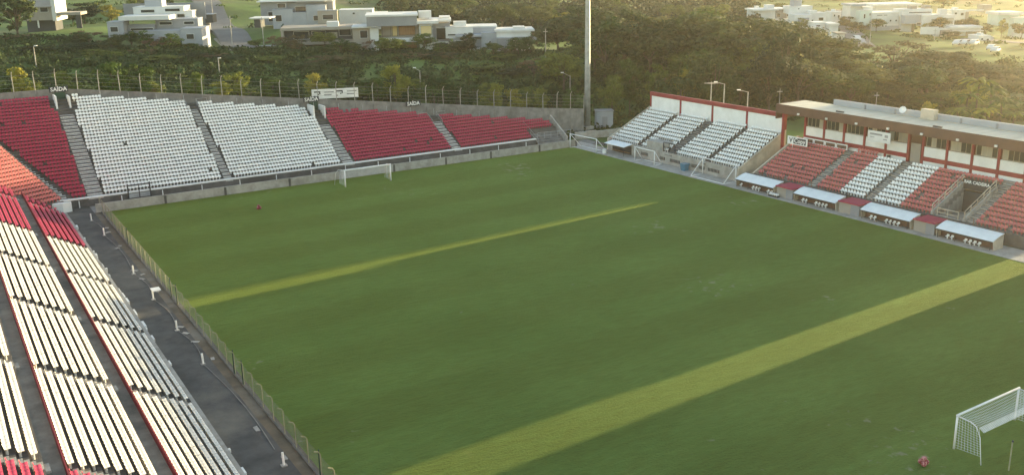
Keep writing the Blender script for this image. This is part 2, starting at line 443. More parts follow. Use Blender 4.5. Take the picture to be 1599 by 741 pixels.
def rail(parent, pts, posts, h=1.0, ma='metal_grey', r=.035, name='railing'):
    mb = MB()
    mb.tube([(x,y,z+h) for x,y,z in pts], r, 5); mb.tube([(x,y,z+h*.5) for x,y,z in pts], r*.8, 5)
    for x, y, z in posts: mb.tube([(x,y,z),(x,y,z+h)], r, 5)
    return mb.build(name, ma, parent)

# ================================================================== FAR STAND
far = thing('end_grandstand', 'long open concrete grandstand of white and red seats behind the far goal', 'grandstand', FR_F[0], FR_F[1])
FO, FZ, FD, FRI = 4.8, 1.30, .78, .39
def far_back(x): return 28.1-.24*x if x > 2 else 27.6
ST = [(.3, 2.0), (18.9, 1.1), (38.0, 1.7), (57.5, 1.5)]
seat_list = []
NROW = 29
for k in range(NROW):
    o = FO+FD*k; z = FZ+FRI*k
    xl = -3.0-(o-FO)*.52; xr = min(78.5, (28.1-o-FD)/.24)
    if k < 3: xr = 72.6
    if o > 27: xr = max(xr, 3)
    MB().box(xl-1.7, xr+.4, o, o+FD, z-.75, z).build('terrace_step', 'dark_concrete', far)  # step colour darkened for the shade between rows
    x = xl+.5
    while x < xr:
        ok = all(not (a-w/2-.2 < x < a+w/2+.2) for a, w in ST)
        if k > 23 and abs(x-.3) < 1.7: ok = False
        if z > FZ+FRI*14.5 and abs(x-38) < 1.5: ok = False
        if ok and random.random() > (.006 if x < .3 or x > 38 else .001):
            c = 'red_seat' if x < .3 or x > 38 else 'white_seat'
            seat_list.append((x, o+.42, z, random.uniform(-.03, .03), c))
        x += .47
for a, w in ST:
    top = int((far_back(a)-FO)/FD)-(5 if a in (.3, 38.0) else 2)
    mb = MB()
    for k in range(top):
        o = FO+FD*k; z = FZ+FRI*k
        mb.box(a-w/2, a+w/2, o-FD*.5, o+.03, z-.3, z-FRI*.5+.02); mb.box(a-w/2, a+w/2, o+.031, o+FD*.5, z-.3, z+.02)
    mb.build('stair_flight', 'stair', far)
mb = MB()
for k in range(28):
    o = FO+FD*k; z = FZ+FRI*k; xc = -3.0-(o-FO)*.52-.75
    mb.box(xc-.85, xc+.75, o-FD*.5, o+.03, z-.3, z-FRI*.5+.02); mb.box(xc-.85, xc+.75, o+.031, o+FD*.5, z-.3, z+.02)
mb.build('stair_flight', 'stair', far)
seats(far, seat_list)
MB().box(-4.6, 72.9, 4.42, 4.8, 0, 1.16).build('front_wall', 'dark_concrete', far)
MB().box(-4.7, 73.0, 4.36, 4.86, 1.162, 1.34).build('white_kerb', 'white_paint', far)
for i in range(14): MB().tube([(-2+i*5.6, 4.3, 0), (-2+i*5.6, 4.3, 1.0)], .07, 6).build('kerb_post', 'white_paint', far)
# back wall: panels following the cut, posts of the wire fence stand on it
wx = [-24+3.0*i for i in range(38)]
for a, b in zip(wx[:-1], wx[1:]):
    za = 13.75-.105*max(a, 0); zb = 13.75-.105*max(b, 0)
    ya, yb = (far_back(a) if a < 78 else 9.4)+.35, (far_back(b) if b < 78 else 9.4)+.35
    g = .02; base = 0
    MB().hexa([(a+g,ya,base),(b-g,yb,base),(b-g,yb+.22,base),(a+g,ya+.22,base),(a+g,ya,za),(b-g,yb,zb),(b-g,yb+.22,zb),(a+g,ya+.22,za)]).build('wall_panel', 'wallgrey' if 'wallgrey' in M else 'concrete', far)
# exits
def exit_door(x, label_x):
    y = far_back(x)-.1; z = 13.75-.105*x
    kz = z-3.1
    MB().box(x-.75, x+.75, y-.02, y+.30, kz, z-.5).build('exit_door', 'metal_green', far)
    for sx in (-1, 1): MB().box(x+sx*.95-.12, x+sx*.95+.12, y-2.6, y+.2, kz-.9, z-.75 if sx < 0 else z-.95).build('exit_jamb', 'white_paint', far)
    MB().box(label_x-1.35, label_x+1.35, y-.16, y-.06, z-.42, z+.42).build('exit_board', 'sign_dark', far)
    text('SAÍDA', .85, 'white_paint', far, (label_x, y-.18, z), (R(90), 0, 0), depth=.015, name='exit_lettering')
exit_door(.3, .2); exit_door(38.0, 37.6)
MB().box(53.2, 56.0, far_back(54.5)-.02, far_back(54.5)+.10, 7.5, 8.35).build('exit_board', 'sign_dark', far)
text('SAÍDA', .85, 'white_paint', far, (54.6, far_back(54.5)-.05, 7.93), (R(90), 0, 0), depth=.015, name='exit_lettering')
for a in (18.9, 57.5):
    y = far_back(a)-.4; z = FZ+FRI*(int((y-FO)/FD)-1)
    for sx in (-1, 1): rail(far, [(a+sx*.9, y-2.2, z-1.1), (a+sx*.9, y, z), (a+sx*2.6, y, z)], [(a+sx*.9, y-2.2, z-1.1), (a+sx*.9, y, z), (a+sx*2.6, y, z)], 1.1)
for x in range(6, 70, 4):
    y = far_back(x)-.1; z = 13.05-.12*x
    MB().tube([(x, y, z-.3), (x, y, z+.75)], .05, 5).build('rail_post', 'metal_grey', far)
rail(far, [(73.4,4.4,0.0),(73.4,9.3,2.4)], [(73.4,4.4,0),(73.4,6.8,1.2),(73.4,9.3,2.4)], 1.3)
rail(far, [(73.4,4.6,1.2),(80.5,4.6,1.0)], [(73.4+1.4*i,4.6,1.1) for i in range(6)], 1.1)
mb = MB()
for k in range(9): mb.box(73.6, 79.2, 4.7+.5*k, 5.2+.5*k, 0, .3+.3*k)
mb.build('corner_steps', 'concrete', far)
MB().prism([(4.2,0),(4.2,1.0),(9.6,4.2),(9.9,4.2),(9.9,0)], 'x', 79.3, 79.6).build('stair_parapet', 'pale_concrete', far)
# gate frame on the front path and stair rails at the front
gate = thing('metal_gate', 'dark metal gate frame below the white seats beside the far end wall', 'gate', loc2w(FR_F, 6.0, 4.1), FR_F[1])
for sx in (-1.5, 1.5): MB().box(sx-.08, sx+.08, -.08, .08, 0, 2.5).build('post', 'metal_dark', gate)
MB().box(-1.42, 1.42, -.06, .06, 2.2, 2.36).build('top_bar', 'metal_dark', gate)
MB().box(-.05, .05, -.05, .05, 0, 2.2).build('middle_post', 'metal_dark', gate)
MB().box(-1.42, -.06, -.03, .03, .5, 1.1).build('leaf', 'metal_grey', gate)
MB().box(.06, 1.42, -.03, .03, .5, 1.1).build('leaf', 'metal_grey', gate)

# corner block: straight rows turned between the two stands
cor = thing('corner_terrace', 'sunlit orange red seats wrapping the corner between the end stand and the left stand', 'grandstand', loc2w(FR_F, -2.6, 3.2), FR_F[1]+R(24))
lst = []
for k in range(30):
    r = 1.6+FD*k; z = FZ+FRI*k; xb = -.9-.05*r; xa = xb-1.75*r
    MB().box(xa-.3, xb+.5, r, r+FD, z-.75, z).build('terrace_step', 'dark_concrete', cor)
    x = xb-.1
    while x > xa:
        lst.append((x, r+.42, z, random.uniform(-.03, .03), 'light_paled_seat')); x -= .47
seats(cor, lst)
MB().prism([(-.6,.2),(-1.9,1.0),(-2.6,1.1),(-2.9,.8),(-1.8,.1),(-.7,-.2)], 'z', 0, 1.35).build('rounded_corner_kerb', 'white_paint', cor)

# pitch side wall of the far end, in panels
pw = thing('perimeter_wall', 'low grey concrete wall in panels between the grass and the end stand', 'wall', FR_F[0], FR_F[1])
x = -.6; i = 0
while x < 78.2:
    L_ = [9.2, 8.4, 9.6, 8.0, 9.0][i % 5]; x1 = min(x+L_, 78.4)
    MB().box(x+.04, x1-.04, 0, .2, 0, 1.2+.03*random.random()).build('wall_panel', 'pale_concrete', pw)
    MB().box(x1-.16, x1+.16, -.06, .26, 0, 1.15).build('pier', 'dark_concrete', pw)
    x = x1; i += 1

# wire fence on the back wall
wf = thing('wire_fence', 'tall posts strung with wires along the top of the end stand wall', 'fence', FR_F[0], FR_F[1])
pp = []
for x in wx:
    y = (far_back(x) if x < 78 else 9.4)+.46; z = 13.75-.105*max(x, 0)
    hh = 3.0+random.uniform(-.25, .2); tl = random.uniform(-.08, .08)
    MB().tube([(x, y, z-.6), (x+tl, y, z+hh-.5), (x+tl+.05, y-.35, z+hh)], .065, 5).build('post', 'pale_concrete', wf)
    pp.append((x, y, z))
for j, hz in enumerate((.6, 1.2, 1.8, 2.4)):
    mb = MB(); mb.tube([(x, y, z+hz) for x, y, z in pp], .018, 3); mb.build('wire', 'wire', wf)

# billboard
bb = thing('billboard', 'white billboard with black logos standing above the end stand wall', 'billboard', loc2w(FR_F, 42.0, far_back(42)+1.0), FR_F[1]-.3)
MB().box(-3.9, 3.9, 0, .12, 9.55, 11.15).build('panel', 'white_paint', bb)
for x in (-3.6, 0, 3.6): MB().box(x-.06, x+.06, .13, .26, 8.5, 11.1).build('support', 'metal_dark', bb)
mb = MB()
for x in (-3.0, .75): mb.box(x-.5, x+.55, -.02, -.005, 10.62, 10.85); mb.box(x+.35, x+.55, -.02, -.005, 10.3, 10.618); mb.box(x+.08, x+.3, -.02, -.005, 10.2, 10.42); mb.box(x-.55, x-.3, -.02, -.005, 9.95, 10.08)
mb.build('logo', 'text_black', bb)
mb = MB()
for x in (-1.8, 2.0):
    mb.box(x, x+1.6, -.015, -.003, 10.55, 10.72); mb.box(x-.05, x+1.2, -.015, -.003, 10.08, 10.28)
mb.build('text_lines', 'text_grey', bb)

# ================================================================== LEFT STAND
left = thing('side_grandstand', 'sunlit open stand of white and red seat rows in the near left corner', 'grandstand', FR_L[0], FR_L[1])
LD = .62; lst = []
tiers = [(4.6, 7), (10.0, 8), (16.05, 8), (22.1, 5)]
AISL = [-2.6, -17.4, 0]  # placeholder, local x = -s
ais = [2.0, -17.6, -33.4, -49.6, -66.6, -83.2, -100]
def lz(o): return .5+.53*(o-4.6)
for t, (o0, n) in enumerate(tiers):
    for k in range(n):
        o = o0+LD*k; z = lz(o); xe = 2.9+(o-4.6)*.8
        xe = min(xe, 12)
        MB().box(-104, xe, o, o+LD, z-.7, z).build('terrace_step', 'dark_concrete', left)
        x = xe-.3
        while x > -103:
            if all(abs(x-a) > .62 for a in ais):
                c = 'red_seat' if x > -17.6 or x < -83.2 else 'sun_cream_seat'
                lst.append((x, o+.37, z, random.uniform(-.02, .02), c))
            x -= .46
    o1 = o0+LD*n; nxt = tiers[t+1][0] if t+1 < len(tiers) else o1+1.2
    MB().box(-104, 10, o1, nxt, lz(o1)-.7, lz(o1)-.1).build('concourse', 'worn_concrete', left)
    mb = MB(); z = lz(o1)-.1
    mb.box(-104, 7, o1+.02, o1+.10, z-.1, z+.62); mb.build('red_kerb', 'red_paint', left)
for a in ais[:-1]:
    for t, (o0, n) in enumerate(tiers[:3]):
        mb = MB()
        for k in range(n):
            o = o0+LD*k; z = lz(o)
            mb.box(a-.5, a+.5, o-LD*.45, o+.02, z-.3, z-.15); mb.box(a-.5, a+.5, o+.021, o+LD*.5, z-.3, z+.02)
        mb.build('stair_flight', 'pale_concrete', left)
seats(left, lst)
MB().box(-104, 2.6, 4.3, 4.6, 0, .55).build('front_wall', 'pale_concrete', left)
for i in range(30):
    x = -random.uniform(2, 90)
    MB().box(x-random.uniform(.25, 1.6), x, 4.28-random.uniform(.08, .3), 4.299-.001*i*.1, 0, random.uniform(.15, .5)).build('chipped_kerb_block', 'white_paint', left)
MB().box(-104, 10, 26.4, 26.7, 0, lz(26)+2.4).build('back_wall', 'concrete', left)

# fence along the left touchline
def wirepanel(w, h, sp=.16, r=.006):
    mb = MB(); n = int((w+h)/sp)
    for i in range(n+1):
        c = i*sp
        for sg in (1, -1):
            a = (max(0, c-h), min(c, h)); b = (min(c, w), max(0, c-w))
            p, q = (a[0], a[1]), (b[0], b[1])
            if sg < 0: p, q = (w-p[0], p[1]), (w-q[0], q[1])
            mb.tube([(p[0], 0, p[1]), (q[0], 0, q[1])], r, 3)
    return mb
lf = thing('pitch_fence', 'see through wire fence of thin posts along the left edge of the grass', 'fence', FR_L[0], FR_L[1])
WP = wirepanel(2.5, 1.75, .18, .0035)
allw = MB()
hoop = MB().tube([(.05,0,0),(.05,0,1.75),(.25,0,1.95),(2.15,0,1.95),(2.4,0,1.75),(2.4,0,0)], .028, 5).mesh('hoop_frame', 'yellow_pipe')
bent = MB().tube([(0,0,0),(0,0,1.9),(0,.12,2.1),(0,.4,2.2)], .032, 5).mesh('bent_post', 'yellow_pipe')
gpost = MB().tube([(0,0,0),(0,0,2.15)], .05, 6).mesh('green_post', 'metal_green')
for i in range(48):
    x = 3.2-2.5*(i+1)
    allw.add([(a+x, b, c+.08) for a, b, c in WP.v], WP.f)
    if x > -41: obj('hoop_frame', hoop, lf, (x, 0, 0))
    else: obj('bent_post', bent, lf, (x, 0, 0))
    if i in (7, 16, 17, 25, 26, 33): obj('green_post', gpost, lf, (x+.2, .03, 0))
allw.build('wire_mesh', 'wire', lf)['kind'] = 'stuff'
MB().box(-118, 3.2, -.1, .1, 0, .1).build('base_kerb', 'dark_concrete', lf)

# white markers and cable on the walkway
spots = [(1.94,1.92),(10.5,1.75),(28.8,1.74),(38.7,1.72),(48.8,1.71),(58.1,1.69),(78.6,1.51)]
names = ['nearest the end stand corner', 'second from the end stand corner', 'third from the end stand corner', 'with a pale slab on top beside the fence', 'beside the start of the white lower tier', 'sixth from the end stand corner', 'nearest the bottom edge of the picture']
for (s, o), nm in zip(spots, names):
    t = thing('marker_post', 'short white post on the dark walkway, '+nm, 'post', loc2w(FR_L, -s, o), FR_L[1], 'white posts along the walkway')
    MB().tube([(0,0,0),(.06,.02,1.0)], .085, 8).build('shaft', 'white_paint', t)
    MB().box(-.2, .2, -.2, .2, 0, .1).build('foot', 'pale_concrete', t)
    if 'slab' in nm: MB().box(-.5, .6, -.75, .1, 1.0, 1.1).build('slab', 'white_paint', t)
pts = []
for i in range(len(spots)-1):
    for j in range(8):
        f = j/8; s = spots[i][0]*(1-f)+spots[i+1][0]*f; o = spots[i][1]*(1-f)+spots[i+1][1]*f-.5*math.sin(math.pi*f)
        pts.append(loc2w(FR_L, -s, o, .05))
tag(MB().tube(pts, .035, 5).build('cable', 'concrete'), 'grey cable sagging from post to post along the walkway', 'cable')
for i in range(14):
    s = random.uniform(5, 80); p = loc2w(FR_L, -s, random.uniform(.5, 1.5), .02)
    w = random.uniform(.2, .5)
    o = MB().hexa([(-w,-.15,0),(w,-.12,0),(w*.8,.2,0),(-w*.9,.16,0),(-w,-.15,.05),(w,-.12,.06),(w*.8,.2,.05),(-w*.9,.16,.04)]).build('concrete_rubble', 'pale_concrete')
    o.location = p; o.rotation_euler = (0, 0, random.uniform(0, 3))
    tag(o, 'small broken concrete piece lying on the strip beside the fence', 'rubble', 'rubble along the walkway')

# ================================================================== RIGHT: open white stand
def open_stand(name, label, x0, x1, aisles, nrow, with_seats):
    st = thing(name, label, 'grandstand', FR_R[0], FR_R[1])
    O0, Z0, D_, RI = 3.7, 1.75, .82, .41; lst = []
    for k in range(nrow):
        o = O0+D_*k; z = Z0+RI*k
        MB().box(x0, x1, o, o+D_, z-.75, z).build('terrace_step', 'dark_concrete', st)
        x = x0+.3
        while x < x1-.15 and with_seats:
            if all(abs(x-a) > w/2+.2 for a, w in aisles) and not (k < 3 and 16.6 < x < 20.6):
                lst.append((x, o+.45, z, random.uniform(-.02, .02), 'white_seat'))
            x += .5
    OB = O0+D_*nrow; ZT = Z0+RI*nrow
    for a, w in aisles:
        mb = MB()
        for k in range(nrow):
            o = O0+D_*k; z = Z0+RI*k
            mb.box(a-w/2, a+w/2, o-D_*.5, o+.03, z-.3, z-RI*.5+.02); mb.box(a-w/2, a+w/2, o+.031, o+D_*.5, z-.3, z+.02)
        mb.build('stair_flight', 'dark_concrete' if w < 1 else 'concrete', st)
    if lst: seats(st, lst)
    MB().box(x0, x1, 3.4, 3.69, 0, 1.9).build('front_wall', 'pale_concrete', st)
    for sx, tx in ((x0-.25, x0-.002), (x1+.002, x1+.25)):
        MB().prism([(3.4,0),(3.4,1.95),(3.7,2.1),(OB,ZT+.35),(OB+.3,ZT+.35),(OB+.3,0)], 'x', sx, tx).build('end_wall', 'cream_wall', st)
    nb = max(1, round((x1-x0)/7.6)); w = (x1-x0)/nb
    for i in range(nb):
        MB().box(x0+w*i+.2, x0+w*(i+1)-.2, OB+.05, OB+.3, 0, 8.45).build('back_panel', 'white_paint', st)
    for i in range(nb+1):
        MB().box(x0+w*i-.19, x0+w*i+.19, OB-.02, OB+.36, 0, 8.45).build('red_column', 'red_paint', st)
    MB().box(x0-.2, x1+.2, OB-.06, OB+.42, 8.452, 9.1).build('red_beam', 'red_paint', st)
    return st, OB, ZT
white, OBW, ZTW = open_stand('open_grandstand', 'small open stand of white seats with a maroon framed white back wall', 6.8, 37.2, [(14.4,.8),(22.2,1.6),(30.3,.8)], 11, True)
for a, b in ((3.2,4.4),(4.8,6.4),(15.6,17.2),(20.2,21.4),(22.6,24.9),(27.6,28.8),(29.2,30.4),(31.2,33.6)):
    v = MB().box(a, b, 3.36, 3.405, .55, 1.05).build('vent', 'metal_dark', white)
    for i in range(int((b-a)/.3)): MB().box(a+.25+.3*i, a+.3+.3*i, 3.33, 3.36, .55, 1.05).build('vent_bar', 'pale_concrete', v)
MB().box(16.7, 20.5, 3.6, 6.0, 1.9, 3.1).build('portal_block', 'pale_concrete', white)
rail(white, [(20.9,3.5,1.9),(23.6,3.5,1.9)], [(20.9,3.5,1.9),(22.2,3.5,1.9),(23.6,3.5,1.9)], 1.5, 'metal_dark', .07)
rail(white, [(7,3.5,1.9),(13.6,3.5,1.9)], [(7+i*1.32,3.5,1.9) for i in range(6)], 1.0)
sh = thing('bench_shelter', 'small shelter with a thin pale roof against the open stand wall', 'shelter', loc2w(FR_R, 10.6, 1.6), FR_R[1])
MB().hexa([(-2.6,0,1.55),(2.6,0,1.55),(2.6,1.9,1.85),(-2.6,1.9,1.85),(-2.6,0,1.62),(2.6,0,1.62),(2.6,1.9,1.92),(-2.6,1.9,1.92)]).build('roof', 'canopy', sh)
for x in (-2.5, 2.5): MB().tube([(x,.1,0),(x,.1,1.55)], .04, 5).build('post', 'metal_dark', sh)
MB().box(-2.4, 2.4, 1.4, 1.7, .35, .42).build('bench', 'wood', sh)
MB().box(-2.5, 2.5, 1.71, 1.76, .1, 1.5).build('back_panel', 'metal_dark', sh)
tag(MB().tube([tuple(loc2w(FR_R,9.0,.9)), tuple(loc2w(FR_R,9.0,.9,.75))], .35, 10).build('water_drum', 'white_paint'), 'white plastic drum standing in front of the bench shelter', 'drum')
t = thing('waste_bin', 'blue waste bin on the path below the white seats', 'bin', loc2w(FR_R, 27.0, 2.5), FR_R[1])
MB().hexa([(-.4,-.4,0),(.4,-.4,0),(.4,.4,0),(-.4,.4,0),(-.5,-.5,1.0),(.5,-.5,1.0),(.5,.5,1.0),(-.5,.5,1.0)]).build('body', 'blue', t)
MB().box(-.54, .54, -.54, .54, 1.002, 1.1).build('lid', 'blue', t)
op2 = open_stand('added_shade_stand', 'unseen terrace block added beyond the gap to shade the near pitch', 85.1, 124, [(98,1.2),(112,1.2)], 11, False)[0]  # out of view; added to cast shade on the near end of the pitch

# ================================================================== RIGHT: main stand
mn = thing('main_grandstand', 'roofed main stand with red seats, white seat blocks and glazed back wall', 'grandstand', FR_R[0], FR_R[1])
MO, MZ, MD, MR, MX0, MX1 = 4.9, 1.35, .78, .385, 39.4, 80.6
lst = []; NR = 11
main_ais = [(49.5,1.2),(58.9,1.0),(73.1,1.2)]
for k in range(NR):
    o = MO+MD*k; z = MZ+MR*k
    for xa, xb in ((MX0, 68.4), (72.4, MX1)) if k < 8 else ((MX0, MX1),):
        MB().box(xa, xb, o, o+MD, z-.75, z).build('terrace_step', 'concrete', mn)
    x = MX0+.4
    while x < MX1-.2:
        if all(abs(x-a) > w/2+.2 for a, w in main_ais) and not (k < 9 and 68.1 < x < 72.7) and k < 10+(x < 54):
            c = 'white_seat' if 54.4 < x < 63.4 else 'light_paled_seat'
            if c == 'white_seat' or random.random() > .02: lst.append((x, o+.42, z, random.uniform(-.03, .03), c))
        x += .49
for a, w in main_ais:
    mb = MB()
    for k in range(NR):
        o = MO+MD*k; z = MZ+MR*k
        mb.box(a-w/2, a+w/2, o-MD*.5, o+.03, z-.3, z-MR*.5+.02); mb.box(a-w/2, a+w/2, o+.031, o+MD*.5, z-.3, z+.02)
    mb.build('stair_flight', 'pale_concrete', mn)
seats(mn, lst)
MB().box(MX0, MX1, 4.5, 4.88, 0, 1.45).build('front_wall', 'dark_concrete', mn)
MB().prism([(4.5,0),(4.5,1.5),(4.9,1.7),(13.4,5.9),(13.7,5.9),(13.7,0)], 'x', MX0-.26, MX0-.01).build('end_wall', 'cream_wall', mn)
MB().prism([(4.5,0),(4.5,1.5),(4.9,1.7),(13.4,5.9),(13.7,5.9),(13.7,0)], 'x', MX1+.01, MX1+.26).build('end_wall', 'red_paint', mn)
# back wall
BW = 13.7; ZB = MZ+MR*(NR-1)-.2
cols = [40.4+3.52*i for i in range(6)]+[60.2+3.52*i for i in range(6)]
MB().box(40.3, MX1, BW+.25, BW+.5, 3.0, 10.3).build('back_wall', 'hazed_brown_paint', mn)
MB().box(MX0, MX1, BW-.22, BW+.24, 3.0, ZB-.1).build('wall_base', 'dark_concrete', mn)
for x in cols: MB().box(x-.16, x+.16, BW-.1, BW+.249, ZB-.1, 9.2).build('red_column', 'red_paint', mn)
for a, b in zip(cols[:-1], cols[1:]):
    if b-a > 4 or abs(a-58) < .1: continue
    MB().box(a+.17, b-.17, BW+.02, BW+.24, ZB, 5.62).build('lower_panel', 'white_paint', mn)
    MB().box(a+.165, b-.165, BW-.04, BW+.245, 5.63, 6.2).build('red_beam', 'red_paint', mn)
    MB().box(a+.17, b-.17, BW+.02, BW+.24, 6.21, 7.5).build('upper_panel', 'white_paint', mn)
    w = MB().box(a+.3, b-.3, BW+.18, BW+.24, 7.56, 9.05).build('window', 'cream_wall', mn)
    for i in range(4):
        xa = a+.36+(b-a-.72)*i/4; xb = a+.36+(b-a-.72)*(i+1)/4
        MB().box(xa+.04, xb-.04, BW+.15, BW+.175, 7.62, 8.99).build('pane', 'glass' if random.random() < .55 else 'curtain', w)
MB().box(58.3, 59.8, BW+.1, BW+.24, ZB-.1, 7.7).build('door', 'htan', mn)
MB().box(40.6, 80, 15.5, 15.8, 0, 10.2).build('rear_wall', 'cream_wall', mn)
MB().box(36.9, 40.2, BW+.3, BW+.6, 0, 2.6).build('link_wall', 'cream_wall', mn)
# roof
RO = 11.6
MB().box(36.8, MX1, RO, 17.5, 10.4, 10.56).build('roof', 'roof_cream', mn)
MB().box(36.8, MX1, RO-.16, RO-.002, 9.3, 10.6).build('fascia', 'hazed_brown_paint', mn)
MB().box(36.6, 36.79, RO-.16, 17.5, 8.4, 10.6).build('side_fascia', 'hazed_brown_paint', mn)
MB().box(42.4, MX1, 17.1, 17.5, 10.562, 11.35).build('parapet', 'hblue', mn)
for x in (48, 53, 58, 63, 68, 73): MB().box(x-.12, x+.12, 16.95, 17.098, 10.562, 11.2).build('parapet_rib', 'hgrey', mn)
MB().box(57.6, 59.6, 16.2, 17.05, 10.562, 11.9).build('chimney', 'cream_wall', mn)
for x, y in ((47.5, 12.4), (63.0, 12.2)): MB().box(x-.6, x+.6, y-.15, y+.15, 10.562, 10.75).build('roof_vent', 'metal_dark', mn)
d = MB(); ring = []
for i in range(5):
    for j in range(10):
        rr = .5*i/4; ring.append((rr*math.cos(j*.628), -.25*(i/4)**2, rr*math.sin(j*.628)))
d.add(ring, [(i*10+j, i*10+(j+1)%10, (i+1)*10+(j+1)%10, (i+1)*10+j) for i in range(4) for j in range(10)])
dish = d.build('satellite_dish', 'metal_white'); dish.location = loc2w(FR_R, 54.6, 16.6, 11.3); dish.rotation_euler = (R(-25), 0, FR_R[1]+R(15))
tag(dish, 'small white satellite dish on the roof edge of the main stand', 'satellite dish')
MB().tube([(0,.02,-.72),(0,.02,0)], .04, 5).build('mast', 'metal_grey', dish)
for i in range(8):
    x = 41+5.1*i
    MB().box(x-.16, x+.16, RO-.36, RO-.17, 9.45, 9.7).build('floodlight', 'white_paint', mn)
MB().box(37.75, 38.1, RO+.002, RO+.35, 0, 10.39).build('red_post', 'red_paint', mn)
# banners and boards
ban = thing('wall_banner', 'pale banner with dark print hanging under the main stand roof', 'banner', loc2w(FR_R, 55.0, RO-.22), FR_R[1])
MB().box(-1.8, 1.8, 0, .05, 7.55, 9.0).build('sheet', 'hwhite', ban)
mb = MB().box(-1.45, .5, -.012, -.002, 8.45, 8.7).box(.9, 1.4, -.012, -.002, 8.3, 8.65); mb.build('print', 'text_grey', ban)
mb = MB().box(-1.4, -.7, -.01, -.002, 8.1, 8.2).box(.7, 1.3, -.01, -.002, 7.95, 8.1); mb.build('small_print', 'text_grey', ban)
sg = thing('pitchside_sign', 'cream sign with black and white script at the top left of the red seats', 'sign', loc2w(FR_R, 40.9, 11.2), FR_R[1])
MB().box(-1.5, 2.2, 0, .08, 5.1, 6.25).build('board', 'white_paint', sg)
MB().box(-.35, 1.95, -.015, -.002, 5.25, 6.1).build('dark_field', 'sign_dark', sg)
text('Copy', .95, 'white_paint', sg, (.8, -.03, 5.68), (R(90), 0, 0), depth=.008)
text('V', 1.0, 'text_black', sg, (-.85, -.02, 5.68), (R(90), 0, 0), depth=.008)
MB().tube([(-.6,.1,4.2),(-.6,.1,5.1)], .05, 5).build('leg', 'white_paint', sg)
for i in range(4):
    b = thing('advert_frame', f'white framed dark board leaning below the back wall, {["leftmost","second from left","third from left","rightmost"][i]} of four', 'board', loc2w(FR_R, 42.0+2.0*i, 12.7, 5.35), FR_R[1], 'boards at the top of the red seats')
    MB().box(-.95, .95, 0, .08, 0, .75).build('frame', 'white_paint', b)
    MB().box(-.8, .8, -.015, -.002, .14, .6).build('panel', 'hazed_brown_paint', b)
sp = thing('waste_bin', 'small dark bin hanging on the white back wall panel', 'bin', loc2w(FR_R, 55.3, BW-.3, 5.0), FR_R[1])
MB().tube([(0,0,0),(0,0,.55)], .2, 8, .24).build('body', 'metal_dark', sp); MB().tube([(0,0,.552),(0,0,.6)], .25, 8).build('rim', 'metal_dark', sp)
# bar entrance in the seats
MB().box(68.4, 72.4, 5.2, 11.0, .5, .9).build('bar_ramp', 'pale_concrete', mn)
mb = MB()
for k in range(5): mb.box(68.8, 71.9, 4.9+.3*k, 5.2+.3*k, .3, 1.5-.12*k)
mb.build('bar_steps', 'pale_concrete', mn)
for x in (68.15, 72.41): MB().prism([(4.9,.2),(4.9,1.8),(11.1,4.9),(11.1,.2)], 'x', x, x+.24).build('bar_side_wall', 'pale_concrete', mn)
MB().box(68.4, 72.4, 10.9, 11.1, .9, 3.6).build('bar_opening_dark', 'hdark', mn)  # dark sheet in place of the shade inside the opening
MB().box(68.2, 72.5, 10.7, 11.15, 3.9, 5.15).build('bar_board', 'sign_dark', mn)
text('BAR CADEIRA', .54, 'white_paint', mn, (70.15, 10.64, 4.8), (R(90), 0, 0), depth=.01, name='bar_lettering')
for x in (68.25, 72.55):
    rail(mn, [(x,5,1.7),(x,10.8,4.7)], [(x,5+1.16*i,1.7+.6*i) for i in range(6)], .95, 'cream_wall', .06)
rail(mn, [(69.0,4.95,1.4),(71.8,4.95,1.4)], [(69.0,4.95,1.4),(70.4,4.95,1.4),(71.8,4.95,1.4)], 1.0, 'cream_wall', .06)
for x in range(41, 80, 3):
    if not 66 < x < 74: MB().tube([(x,4.6,1.45),(x,4.6,2.2)], .04, 5).build('rail_post', 'rust', mn)
# white painted end wall with red piers and coping, facing the gap
for a, b in ((4.95, 7.6), (7.9, 10.6), (10.9, 13.4)):
    za, zb = 1.55+.5*(a-4.9), 1.55+.5*(b-4.9)
    MB().prism([(a,0),(a,za),(b,zb),(b,0)], 'x', MX1+.262, MX1+.30).build('end_panel', 'white_paint', mn)
MB().prism([(4.4,1.52),(4.4,1.8),(13.5,6.25),(13.5,5.97)], 'x', MX1-.05, MX1+.36).build('red_coping', 'red_paint', mn)
